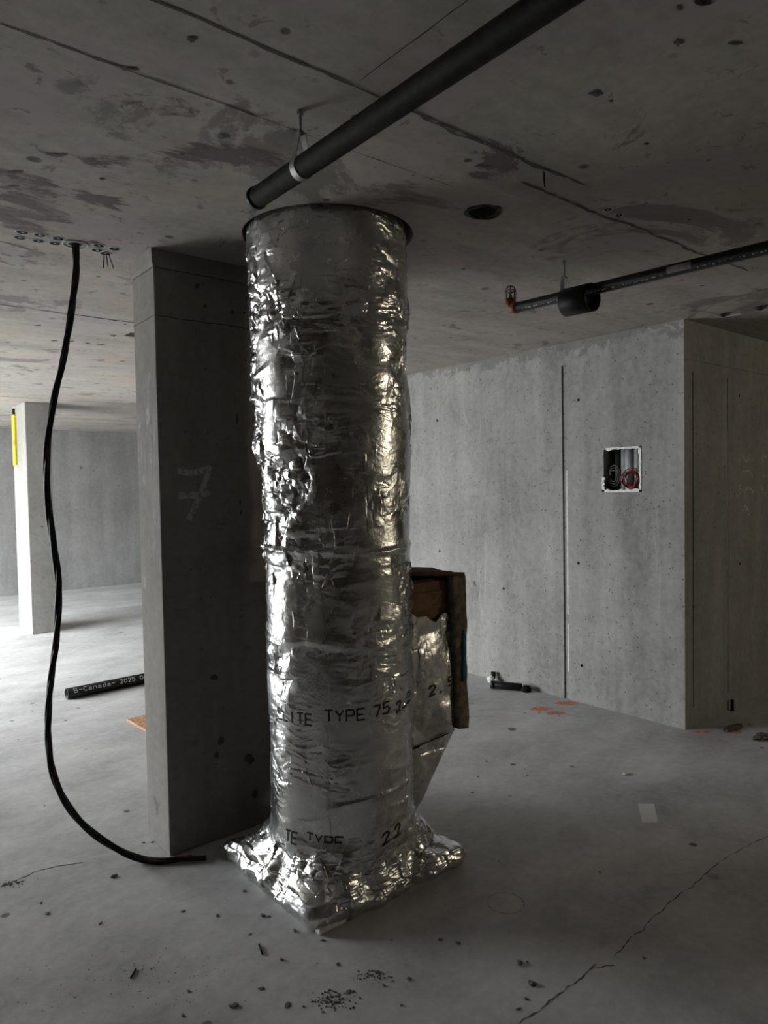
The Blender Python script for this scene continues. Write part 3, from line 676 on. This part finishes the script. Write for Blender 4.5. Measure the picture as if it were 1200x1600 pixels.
# side branch: foil sleeve tapering back to the shaft, card box inside, insulation flap round its end
bxe = 2.14; FY, BY = 2.175, 2.56
zt_, zb2 = onx(725, 900, 2.22).z, onx(733, 1140, 2.22).z
def foil_sheet(name, corner, nu, nv, amp, seed, nrm, parent, rag=0.0):
    A, B, C_, D = [np.array(c, float) for c in corner]     # A-B lower edge, D-C upper edge
    a = np.linspace(0, 1, nu)[:, None, None]; b = np.linspace(0, 1, nv)[None, :, None]
    P_ = (A*(1-a)+B*a)*(1-b)+(D*(1-a)+C_*a)*b
    dd0 = 0
    if rag: P_[..., 2] += (b[..., 0]**6)*rag*(perlin(P_*np.array([1, 1, 0.01]), 0.11, seed+3)+0.3*perlin(P_*np.array([1, 1, 0.01]), 0.03, seed+4))
    edge = np.clip(np.minimum(np.minimum(a, 1-a), b)[..., 0]*8, 0.15, 1)
    dd = amp*edge*(1.0*facets(P_, 0.15, seed, 0.5, 0.8)+0.30*facets(P_, 0.05, seed+5, 0.5, 1.0)*np.clip(0.4+1.8*perlin(P_, 0.15, seed+7), 0, 1)+0.10*facets(P_, 0.02, seed+6, 0.5, 1.0)+0.6*fbm(P_, 0.2, seed+9, 2)-0.2)
    P_ = P_+np.array(nrm)*dd[..., None]
    ii = np.arange(nu*nv).reshape(nu, nv); ff = np.stack([ii[:-1, :-1], ii[1:, :-1], ii[1:, 1:], ii[:-1, 1:]], -1).reshape(-1, 4)
    return grid_mesh(name, P_.reshape(-1, 3), ff, M_foil, parent), P_
ZF = onx(690, 968, 2.1).z
br = duct
o, PF = foil_sheet('branch_foil', ((1.86, FY, zb2-0.02), (bxe+0.022, FY, zb2), (bxe+0.03, FY+0.01, ZF), (1.88, FY, ZF+0.02)), 110, 160, 0.022, 61, (0, -1, 0), br, 0.05)
foil_sheet('branch_foil', ((1.90, FY+0.02, 0.20), (1.945, FY+0.02, 0.20), (bxe+0.02, FY, zb2+0.002), (1.86, FY, zb2-0.02)), 90, 110, 0.016, 71, (0, -1, 0), br)
foil_sheet('branch_foil', ((1.945, BY-0.02, 0.20), (1.945, FY+0.02, 0.20), (bxe+0.02, FY, zb2+0.002), (bxe+0.02, BY, zb2+0.002)), 70, 90, 0.010, 73, (0.75, 0, -0.6), br)
foil_sheet('branch_foil', ((bxe, BY, zb2), (1.86, BY, zb2-0.02), (1.86, BY, zt_-0.02), (bxe, BY, zt_-0.02)), 50, 70, 0.012, 75, (0, 1, 0), br)
foil_sheet('branch_foil', ((1.945, BY-0.02, 0.20), (1.88, BY-0.02, 0.20), (1.86, BY, zb2-0.02), (bxe, BY, zb2)), 40, 40, 0.010, 77, (0, 1, 0), br)
foil_sheet('branch_foil', ((1.86, FY+0.03, zt_-0.02), (bxe, FY+0.03, zt_-0.02), (bxe, BY, zt_-0.02), (1.86, BY, zt_-0.02)), 40, 40, 0.006, 79, (0, 0, 1), br)
card = obj('card_box', BX(1.88, bxe+0.012, FY+0.028, BY-0.02, zb2+0.03, zt_-0.012, 0.004), M_kraft, duct)
obj('gap_shade_box', BX(1.93, bxe+0.07, FY+0.045, BY-0.045, zb2+0.03, zt_-0.004, 0.003), M_kraftd, duct); card['label'] = 'brown cardboard seen where the branch foil has slipped down'  # dark box painting the shade in the gap between card and flap
zs = onx(690, 936, 2.15).z
obj('card_flap', BX(1.90, bxe+0.0, FY+0.020, FY+0.0275, zt_-0.13, zt_-0.055, 0.001), M_kraft, card)
# print on the card: ring and dots
zc_ = zt_-0.095
ring = [Vector((2.118+0.012*math.cos(a), FY+0.019, zc_+0.016*math.sin(a))) for a in np.linspace(0, 2*math.pi, 20)]
ribbon_on(ring, (0, -1, 0), 0.004, M_kraftd, 'printed_ring', card, None, 0.0006)
ribbon_on([Vector((2.07, FY+0.019, zc_+0.008)), Vector((2.072, FY+0.019, zc_+0.016))], (0, -1, 0), 0.007, M_ink, 'printed_dot', card, None, 0.0006)
ribbon_on([Vector((2.06, FY+0.019, zc_-0.018)), Vector((2.095, FY+0.019, zc_-0.019))], (0, -1, 0), 0.003, M_ink, 'printed_line', card, None, 0.0006)
def slab(corners, thick, mat, name, parent, bulge=0.006, n=24, seed=1, label=None):
    """a soft sheet: corners A,B (bottom) C,D (top), thickness along the sheet normal, gently wavy"""
    A, B, C_, D = [Vector(c) for c in corners]; nr = (B-A).cross(D-A).normalized(); bm = bmesh.new(); G = []
    for sgn in (0, 1):
        rows = []
        for i in range(5):
            row = []
            for j in range(n+1):
                a, b = i/4, j/n; p = (A*(1-a)+B*a)*(1-b)+(D*(1-a)+C_*a)*b
                w = bulge*(math.sin(b*9+seed)+0.6*math.sin(b*23+seed*2+a*3)+0.4*math.sin(b*41+a*5))*0.6
                row.append(bm.verts.new(p+nr*(w+sgn*thick)))
            rows.append(row)
        G.append(rows)
    for k in (0, 1):
        for i in range(4):
            for j in range(n):
                bm.faces.new((G[k][i][j], G[k][i+1][j], G[k][i+1][j+1], G[k][i][j+1]))
    for j in range(n):
        for i in (0, 4): bm.faces.new((G[0][i][j], G[0][i][j+1], G[1][i][j+1], G[1][i][j]))
    for i in range(4):
        for j in (0, n): bm.faces.new((G[0][i][j], G[0][i+1][j], G[1][i+1][j], G[1][i][j]))
    bmesh.ops.recalc_face_normals(bm, faces=bm.faces)
    o = obj(name, bm, mat, parent, True)
    if label: o['label'] = label
    return o
rim = slab(((bxe+0.028, FY+0.012, zb2+0.012), (bxe+0.092, FY+0.008, zb2), (bxe+0.085, FY+0.008, zt_+0.004), (bxe+0.012, FY+0.02, zt_+0.012)), 0.03, M_rim, 'insulation_flap', duct, 0.006, 30, 1, 'ragged brown edge of the insulation round the branch end')
slab(((1.90, FY-0.005, zt_+0.028), (bxe+0.08, FY-0.02, zt_), (bxe+0.08, BY, zt_), (1.90, BY, zt_+0.028)), 0.016, M_kraftd, 'top_flap', duct, 0.006, 20, 3, 'dark brown flap over the top of the branch')
slab(((bxe+0.02, BY-0.04, zb2), (bxe+0.07, BY-0.04, zb2), (bxe+0.07, BY-0.04, zt_), (bxe+0.02, BY-0.04, zt_)), 0.04, M_rim, 'insulation_flap', duct, 0.005, 20, 5)
slab(((bxe+0.02, FY+0.03, zb2-0.005), (bxe+0.07, FY+0.03, zb2-0.005), (bxe+0.07, BY-0.05, zb2-0.005), (bxe+0.02, BY-0.05, zb2-0.005)), 0.03, M_rim, 'insulation_flap', duct, 0.004, 20, 7)
zb3, zb4 = onx(729, 1065, 2.21).z, onx(729, 985, 2.21).z
o = slab(((bxe+0.058, FY-0.016, zb3), (bxe+0.074, FY-0.018, zb3), (bxe+0.074, FY-0.018, zb4), (bxe+0.064, FY-0.016, zb4)), 0.008, M_blue, 'blue_strip', duct, 0.002, 16, 1.6, 'dark blue strip on the insulation edge')
o = slab(((bxe+0.022, FY+0.012, zb2+0.01), (bxe+0.034, FY+0.010, zb2+0.01), (bxe+0.032, FY+0.010, ZF), (bxe+0.022, FY+0.012, ZF-0.02)), 0.012, M_kraftd, 'inner_edge', duct, 0.006, 26, 4)
# clear film tuft
ft = onx(736, 925, 2.235); fv = []
for i in range(7):
    for j in range(7):
        a, b = i/6, j/6
        fv.append(Vector((ft.x+a*0.055*(1-0.5*abs(b-0.45)*2), ft.y-0.01+0.012*math.sin(a*7+b*4), ft.z-0.035+b*0.085-0.02*a*(b-0.5)+0.006*math.sin(a*9+b*13))))
ff = [(i*7+j, (i+1)*7+j, (i+1)*7+j+1, i*7+j+1) for i in range(6) for j in range(6)]
o = pyobj('film_tuft', fv, ff, M_film, duct, True); o['label'] = 'clear plastic film poking out of the branch end'
# figures on the branch foil
def branch_letter(ch, px, py, w, h, sl=0.25):
    p0 = ony(px, py, FY-0.004); bm = bmesh.new()
    for st in GLY[ch]:
        pts = []
        for x, y in dens(st, 0.07):
            q = Vector((p0.x+x*w, 0, p0.z+y*h+sl*x*w))
            k = ((PF[..., 0]-q.x)**2+(PF[..., 2]-q.z)**2).argmin(); q.y = PF.reshape(-1, 3)[k, 1]
            pts.append((q, Vector((0, -1, 0))))
        if len(pts) > 1: stroke(bm, pts, 0.006)
    obj('lettering', bm, M_ink, duct)
branch_letter('2', 668, 1088, 0.035, 0.038); branch_letter(',', 683, 1082, 0.03, 0.038); branch_letter('5', 697, 1072, 0.032, 0.038)

# ------------------------------------------------------------------ hanging cable
pix = [(118, 381), (119, 420), (112, 480), (103, 540), (95, 580), (85, 622), (76, 680), (73, 740), (77, 800), (84, 850), (91, 900), (92, 940), (88, 1000), (81, 1050), (76, 1100), (75, 1150), (80, 1195), (93, 1235), (118, 1275), (150, 1305), (190, 1330)]
dt, dbm = 2.906, 2.985
pts = [Vector((SP[6].x, SP[6].y, H+0.09))]
for k, (x, y) in enumerate(pix):
    t = min(1, max(0, (y-381)/(1330-381))); d = dt*(1-t)+dbm*t; pts.append(Vector(EYE+ray(x, y)*d/F))
pts[1] = Vector((SP[6].x, SP[6].y, H-0.0))
pts += [onz(222, 1342, 0.017), onz(250, 1345, 0.0155), onz(285, 1342, 0.0155), onz(322, 1339, 0.0155)]
path = catmull(pts, 10)
cable = empty('hanging_cable', (pts[-2].x, pts[-2].y, 0), 'long twisted black cable hanging from the ceiling down to the floor', 'cable')
fr = frames(path)
sl = np.concatenate([[0], np.cumsum([(path[i+1]-path[i]).length for i in range(len(path)-1)])])
for k, mt in enumerate((M_cable, M_cableg, M_cabler, M_cable)):
    q = []
    for i, (p, t, a, b) in enumerate(fr):
        ph = sl[i]*9.0+0.9*math.sin(sl[i]*3.1)+k*math.pi/2; r = 0.0075+0.0012*math.sin(sl[i]*5+k)
        w = min(1, max(0, (p.z-0.012)/0.05)); q.append(p+(a*math.cos(ph)+b*math.sin(ph))*r)
    q = [Vector((v.x, v.y, max(v.z, 0.0072))) for v in q]
    if k == 1: q = q[:-6]
    if k == 2: q = q[:-3]
    o = obj('strand', tube(bmesh.new(), q, 0.0068, 8), mt, cable, True)

# ------------------------------------------------------------------ pipes under the ceiling
PX = onz(475, 168, H).x
e0 = onx(399, 311, PX); eh = onx(471, 263, PX); far_ = onx(862, 0, PX)
pz = e0.z; PRr = 0.030
sl_ = (far_.z-e0.z)/(far_.y-e0.y)
def on_p1(y): return Vector((PX, y, e0.z+sl_*(y-e0.y)))
p1 = empty('drain_pipe', (PX, eh.y, H), 'thick black pipe end hung below the ceiling in front of the foil duct', 'pipe')
pa, pb = on_p1(e0.y), on_p1(-4.9)
obj('pipe_body', pipe_tube(pa, pb, PRr, 0.004), M_blackpipe, p1, True)
obj('end_band', lathe_axis(bmesh.new(), on_p1(e0.y-0.002), on_p1(e0.y-0.03), [(0, PRr+0.0005), (0, PRr+0.003), (0.012, PRr+0.003), (0.012, PRr+0.0005)], 32), M_black, p1, True)
obj('end_plug', cyl(bmesh.new(), on_p1(e0.y-0.012), on_p1(e0.y-0.02), PRr-0.004, 28), M_black, p1, True)
def pear_hanger(yy, axis_pt, r, parent_label, root):
    """threaded rod from the slab, eye, and a band round the pipe"""
    x, zc0 = axis_pt.x, axis_pt.z
    hg = bpy.data.objects.new('pipe_hanger', None); C.objects.link(hg); hg.location = (x, yy, H); tag(hg, parent_label, 'hanger'); 
    top = zc0+r+0.062
    obj('rod', cyl(bmesh.new(), (x, yy, top-0.006), (x, yy, H+0.0), 0.0042, 10), M_zinc, hg, True)
    obj('anchor_nut', cyl(bmesh.new(), (x, yy, H-0.012), (x, yy, H-0.0002), 0.009, 6), M_zinc, hg)
    obj('lock_nut', cyl(bmesh.new(), (x, yy, top-0.004), (x, yy, top+0.006), 0.009, 6), M_zinc, hg)
    bb = bmesh.new(); loop = []
    for a in np.linspace(-0.22*math.pi, 1.22*math.pi, 30): loop.append((x+math.cos(-a)*(r+0.002), zc0+math.sin(-a)*(r+0.002)))
    tl, tr = (x-0.011, top-0.012), (x+0.011, top-0.012)
    loop = [(x+0.011, top)]+[tr]+loop+[tl]+[(x-0.011, top)]
    loop += [loop[0]]
    pts_ = loop; w = 0.011; th = 0.0022; V = []
    for i, (a, b) in enumerate(pts_):
        p0 = pts_[max(i-1, 0)]; p2 = pts_[min(i+1, len(pts_)-1)]; tx, tz = p2[0]-p0[0], p2[1]-p0[1]; L = math.hypot(tx, tz) or 1; nx, nz = tz/L, -tx/L
        V.append([bb.verts.new((a+nx*o_, yy+s*w, b+nz*o_)) for s, o_ in ((-1, 0), (1, 0), (1, th), (-1, th))])
    for i in range(len(V)-1):
        for k in range(4): bb.faces.new((V[i][k], V[i][(k+1) % 4], V[i+1][(k+1) % 4], V[i+1][k]))
    bmesh.ops.recalc_face_normals(bb, faces=bb.faces)
    obj('band', bb, M_zinc, hg)
pear_hanger(eh.y, on_p1(eh.y), PRr, 'galvanised rod hanger holding the thick black pipe', p1)

QX = onz(887, 405, H).x
s0, s1 = onx(806, 481, QX), onx(1190, 389, QX)
sl2 = (s1.z-s0.z)/(s1.y-s0.y)
def on_p2(y): return Vector((QX, y, s0.z+sl2*(y-s0.y)))
QR = 0.0245
sp = empty('sprinkler_pipe', (QX, s0.y, H), 'long thin black sprinkler pipe with white print under the right ceiling', 'pipe')
obj('pipe_body', pipe_tube(on_p2(s0.y), on_p2(-4.9), QR, 0.004, 28), M_black, sp, True)
# label and print, wrapped on the pipe
def wrap(y0_, y1_, a0, a1, mat, name, parent, lift=0.0006, n=8):
    bm = bmesh.new(); rows = []
    for yy in (y0_, y1_):
        c = on_p2(yy); rows.append([bm.verts.new((c.x+(QR+lift)*math.cos(a), c.y, c.z+(QR+lift)*math.sin(a))) for a in np.linspace(a0, a1, n)])
    for k in range(n-1): bm.faces.new((rows[0][k], rows[0][k+1], rows[1][k+1], rows[1][k]))
    bmesh.ops.recalc_face_normals(bm, faces=bm.faces)
    return obj(name, bm, mat, parent, True)
yl0, yl1 = onx(1046, 418, QX).y, onx(1084, 408, QX).y
wrap(yl0, yl1, math.pi*0.86, math.pi*1.22, M_label, 'paper_label', sp)['label'] = 'pale paper label wrapped on the black pipe'
mk = bmesh.new(); yy = onx(820, 480, QX).y
while yy > -1.0:
    if not (yl1-0.02 < yy < yl0+0.02) and random.random() < 0.8:
        L = random.uniform(0.004, 0.010); c = on_p2(yy); hh = random.uniform(0.05, 0.16)
        a0 = math.pi*1.19; vs = [mk.verts.new((c.x+(QR+0.0006)*math.cos(a), y_, on_p2(y_).z+(QR+0.0006)*math.sin(a))) for y_, a in ((yy, a0), (yy-L, a0), (yy-L, a0+hh*2), (yy, a0+hh*2))]
        mk.faces.new(vs)
    yy -= random.uniform(0.007, 0.018)
_pl = obj('printed_line', mk, M_white, sp); _pl['kind'] = 'stuff'; _pl['label'] = 'row of tiny white print along the black pipe'
# elbow and upright head with its wire guard
el = on_p2(s0.y); hz = 0.052
eb = bmesh.new(); arc = [el+Vector((0, -0.012, 0)), el+Vector((0, 0.008, 0))]+[el+Vector((0, 0.008+0.024*math.sin(a), 0.024*(1-math.cos(a)))) for a in np.linspace(0.2, math.pi/2, 7)]+[el+Vector((0, 0.032, 0.045))]
tube(eb, arc, [0.028, 0.028]+[0.026]*7+[0.024], 18)
obj('elbow', eb, M_orange, sp, True)['label'] = 'orange elbow fitting at the pipe end'
hd = bpy.data.objects.new('sprinkler_head', None); C.objects.link(hd); hd.location = (el.x, el.y+0.032, el.z+0.045)
hd.parent = sp; hd.matrix_parent_inverse = Matrix.Translation(-Vector(sp.location)); hd['label'] = 'small red caged upright sprinkler head'
HDL = Vector(hd.location)
hb = Vector((el.x, el.y+0.032, el.z+0.045))
obj('frame', lathe_axis(bmesh.new(), hb, hb+UZ*0.04, [(-0.001, 0.001), (-0.001, 0.016), (0.006, 0.016), (0.008, 0.009), (0.02, 0.007), (0.032, 0.005), (0.034, 0.016), (0.036, 0.016), (0.037, 0.001)], 16), M_rust, hd, True)
for k in range(4):
    a = k*math.pi/4; gd = bmesh.new()
    tube(gd, [hb+Vector((math.cos(a)*rx, math.sin(a)*rx, zz1)) for rx, zz1 in ((-0.024, 0.0), (-0.026, 0.03), (-0.024, 0.05), (-0.015, 0.064), (0, 0.069), (0.015, 0.064), (0.024, 0.05), (0.026, 0.03), (0.024, 0.0))], 0.0018, 6)
    obj('guard_wire', gd, M_rust, hd, True)
for zz1 in (0.004, 0.042):
    gd = bmesh.new(); tube(gd, [hb+Vector((0.0252*math.cos(a), 0.0252*math.sin(a), zz1)) for a in np.linspace(0, 2*math.pi, 20)[:-1]], 0.0018, 6, True)
    obj('guard_ring', gd, M_rust, hd, True)
# loose larger pipe collar hanging on the thin pipe
ca, cb_ = onx(884, 474, QX), onx(926, 467, QX)
CRr = 0.062; yc0, yc1 = ca.y, cb_.y
off = Vector((0, 0, -(CRr-0.005-QR)))
col_ = tag(obj('pipe_collar', pipe_tube(on_p2(yc0)+off, on_p2(yc1)+off, CRr, 0.005, 40), M_black, None, True), 'short wide black pipe collar hanging loose on the thin sprinkler pipe', 'pipe')
pear_hanger(onx(887, 440, QX).y+0.018, on_p2(onx(887, 440, QX).y+0.018), QR, 'thin rod hanger holding the black sprinkler pipe behind the wide collar', sp)

# ------------------------------------------------------------------ things lying on the floor
fa, fb_ = onz(104, 1093, 0.0), onz(225, 1068, 0.0)
dr = (fb_-fa).normalized(); PR3 = 0.042
A0 = fa+UZ*PR3; A1 = A0+dr*1.25
fp = empty('floor_pipe', (A0.x, A0.y, 0), 'black plastic pipe with white print lying on the bright floor behind the column', 'pipe')
obj('pipe_body', pipe_tube(A0, A1, PR3, 0.005, 36), M_black, fp, True)
def pipe_text(txt, s0_, adv, w, h):
    side = dr.cross(UZ).normalized()
    for i, ch in enumerate(txt):
        if ch == ' ': continue
        bm = bmesh.new()
        for st in GLY[ch]:
            pts_ = []
            for x, y in dens(st, 0.1):
                ang = math.radians(12)+(y*h)/PR3; n = side*math.cos(ang)+UZ*math.sin(ang); pts_.append((A0+dr*(s0_+i*adv+x*w)+n*(PR3-0.0015), n))
            stroke(bm, pts_, 0.0055)
        obj('lettering', bm, M_white, fp)
pipe_text('B-Canada-', 0.045, 0.036, 0.026, 0.032); pipe_text('2025 06 02', 0.40, 0.0325, 0.022, 0.030)
# scrap of board
ba_ = onz(198, 1127, 0); bb_ = onz(226, 1143, 0); bc_ = onz(226, 1119, 0)
u1 = (bb_-ba_).normalized(); u2 = Vector((-u1.y, u1.x, 0)); u2 = u2 if u2.dot(bc_-ba_) > 0 else -u2
bq = [ba_, ba_+u1*0.45, ba_+u1*0.45+u2*0.35, ba_+u2*0.35]
bm = bmesh.new(); lo1 = [bm.verts.new(p+UZ*0.0005) for p in bq]; hi1 = [bm.verts.new(p+UZ*0.016) for p in bq]
bm.faces.new(lo1); bm.faces.new(hi1)
for k in range(4): bm.faces.new((lo1[k], lo1[(k+1) % 4], hi1[(k+1) % 4], hi1[k]))
bmesh.ops.recalc_face_normals(bm, faces=bm.faces); bmesh.ops.bevel(bm, geom=bm.edges[:], offset=0.002, segments=1, affect='EDGES')
tag(obj('wood_offcut', bm, M_wood), 'corner of an orange brown board lying on the floor behind the column', 'board')
# short black pipe at the foot of the core wall
ga, gb = onz(770, 1074, 0), onz(820, 1076, 0); d3 = (gb-ga).normalized(); r3 = 0.031
sh_ = Vector((-0.055, -0.02, 0))
G0, G1 = ga+UZ*r3+sh_*0.6, gb+UZ*r3+sh_*1.3
d3 = (G1-G0).normalized()
wp = empty('pipe_offcut', ((G0.x+G1.x)/2, (G0.y+G1.y)/2, 0), 'short black pipe offcut lying at the foot of the core wall', 'pipe')
obj('pipe_body', pipe_tube(G0, G1, r3-0.002, 0.004, 28), M_black, wp, True)
obj('socket', lathe_axis(bmesh.new(), G0, G1, [(0, r3-0.002), (0, r3+0.0), (0.03, r3+0.0), (0.03, r3-0.002)], 28), M_black, wp, True)
cp = G1+d3*0.02
cap = tag(obj('black_disc', lathe_axis(bmesh.new(), (cp.x, cp.y, 0), (cp.x, cp.y, 0.05), [(0, 0.001), (0, 0.034), (0.03, 0.034), (0.044, 0.024), (0.048, 0.001)], 24), M_blackpipe, None, True), 'dark round disc standing on the floor right of the short pipe offcut', 'disc')
cap.location = (0.0, -0.02, 0) if False else (d3.x*0.02, d3.y*0.02, 0)
ft_ = onz(772, 1068, 0)
fit = bmesh.new(); c0 = ft_+Vector((0.03, 0.05, 0)); tube(fit, [c0+UZ*0.02+Vector((-0.03, 0.0, 0)), c0+UZ*0.022, c0+Vector((0.014, 0, 0.03)), c0+Vector((0.018, 0, 0.055)), c0+Vector((0.018, 0, 0.075))], 0.02, 16)
tag(obj('elbow_fitting', fit, M_black, None, True), 'small black elbow fitting beside the left end of the pipe offcut', 'pipe fitting')
def lump(c, sx, sy, sz, seed, mat, name, sub=2, rough=0.35):
    bm = bmesh.new(); bmesh.ops.create_icosphere(bm, subdivisions=sub, radius=1); r_ = random.Random(seed)
    for v in bm.verts:
        k = 1+r_.uniform(-rough, rough); v.co = Vector((v.co.x*sx*k, v.co.y*sy*k, max(0, (v.co.z*k+0.7)*sz)))
    o = obj(name, bm, mat); o.location = c; return o
tag(lump(onz(766, 1066, 0), 0.025, 0.03, 0.03, 4, M_scrap, 'plastic_scrap'), 'crumpled white scrap by the wall at the end of the pipe offcut', 'scrap')
tag(lump(onz(977, 1210, 0), 0.02, 0.012, 0.006, 8, M_scrap, 'paper_scrap'), 'tiny white scrap lying on the open floor right of the duct', 'scrap')
tag(lump(onz(1146, 1138, 0), 0.09, 0.03, 0.007, 5, M_crack, 'mortar_lump', 3), 'flat dark mortar lump near the red mark by the core corner', 'rubble')
tag(lump(onz(1192, 1153, 0), 0.08, 0.04, 0.012, 6, M_crack, 'mortar_lump', 3), 'dark mortar lump at the right edge of the floor', 'rubble')
p = ony(1143, 1112, WY-0.02)
tag(obj('rebar_stub', cyl(bmesh.new(), (p.x, WY-0.025, 0), (p.x, WY-0.025, 0.075), 0.011, 12), M_blackpipe, None, True), 'short dark stub standing at the base of the dark core side', 'stub')

# nails and crumbs
def nail(px, py, px2, py2, label):
    a, b = onz(px, py, 0.0035), onz(px2, py2, 0.0035); d = (b-a).normalized()
    n = empty('nail', (a.x, a.y, 0), label, 'nail')
    obj('shank', cyl(bmesh.new(), a, b, 0.003, 8), M_blackpipe, n, True); obj('head', cyl(bmesh.new(), a-d*0.002, a, 0.0035, 10), M_blackpipe, n, True)
nail(405, 1476, 410, 1491, 'dark nail lying on the floor in front of the duct foot'); nail(212, 1515, 204, 1528, 'dark nail lying on the bare floor at the lower left')
cr = [(64, 1411), (74, 1428), (178, 1370), (286, 1424), (382, 1393), (411, 1431), (421, 1432), (461, 1455), (390, 1460), (365, 1572), (408, 1545), (449, 1571), (639, 1530), (627, 1571), (545, 1550), (563, 1560), (612, 1469), (688, 1469), (157, 1443), (340, 1431), (295, 1549), (286, 1587),
      (528, 1507), (747, 1214), (738, 1239), (820, 1202), (824, 1212), (812, 1506), (823, 1503), (832, 1538), (823, 1561), (810, 1577), (1006, 1497), (779, 1346), (874, 1119), (842, 1114), (937, 1363), (1190, 1169), (51, 1111), (103, 1126), (29, 1156), (70, 1259), (143, 1307), (224, 1317), (238, 1316), (15, 1381), (505, 1470), (440, 1500), (600, 1540), (590, 1519), (716, 1474), (880, 1240), (760, 1190)]
ORD = ['leftmost', 'second', 'third', 'fourth', 'fifth', 'sixth', 'seventh', 'eighth', 'ninth', 'tenth', 'eleventh', 'twelfth']
cr.sort(); count_ = {}
base = None
for i, (x, y) in enumerate(cr):
    r_ = random.Random(i); s = r_.uniform(0.004, 0.008)
    if (x, y) in ((365, 1572), (812, 1506), (832, 1538), (178, 1370)): s = 0.012
    if base is None:
        o = base = lump(onz(x, y, 0), 1, 1, 0.5, 3, M_crumb, 'mortar_crumb', 2, 0.3)
    else:
        o = base.copy(); C.objects.link(o); o.location = onz(x, y, 0)
    o.scale = (s*r_.uniform(0.8, 1.6), s*r_.uniform(0.6, 1.2), s*r_.uniform(0.4, 0.9)); o.rotation_euler = (0, 0, r_.uniform(0, 6.3))
    if y < 1330 and x < 230: w = 'on the bright floor left of the column'
    elif x < 240 and y < 1400: w = 'near the lower end of the hanging cable'
    elif x < 350: w = 'on the near floor at the lower left'
    elif y < 1480 and x < 700: w = 'just in front of the duct foot'
    elif x < 700: w = 'near the bottom edge below the duct foot'
    elif y < 1130: w = 'beside the orange paint marks'
    elif y < 1300: w = 'on the open floor right of the branch'
    elif x < 840 and y > 1490: w = 'left of the long floor crack'
    else: w = 'in the dark floor area right of the duct'
    k_ = count_.get(w, 0); count_[w] = k_+1
    tag(o, 'dark mortar crumb '+w+', '+ORD[k_]+(' there' if k_ == 0 else ' from the left'), 'crumb', 'mortar crumbs '+w)
def grit(px, py, w, h, n, smin, smax, label):
    bm = bmesh.new()
    for k in range(n):
        c = onz(px+random.gauss(0, w/3), py+random.gauss(0, h/3), 0); s = random.uniform(smin, smax)
        m = Matrix.Translation(c+UZ*s*0.3) @ Matrix.Rotation(random.uniform(0, 6), 4, 'Z') @ Matrix.Diagonal((s*random.uniform(0.8, 1.6), s, s*0.6, 1))
        bmesh.ops.create_icosphere(bm, subdivisions=1, radius=1, matrix=m)
    return tag(obj('grit', bm, M_crumb), label, 'grit', None, 'stuff')
grit(580, 1526, 44, 14, 60, 0.001, 0.0038, 'patch of dark grit on the floor in front of the duct, rear of two')
grit(517, 1563, 60, 22, 100, 0.001, 0.0042, 'patch of dark grit on the floor near the bottom edge, front of two')
grit(220, 1530, 270, 80, 120, 0.0007, 0.0022, 'fine grit specks scattered over the near floor')
grit(20, 1381, 50, 10, 40, 0.001, 0.004, 'line of dark grit on the floor at the left edge')
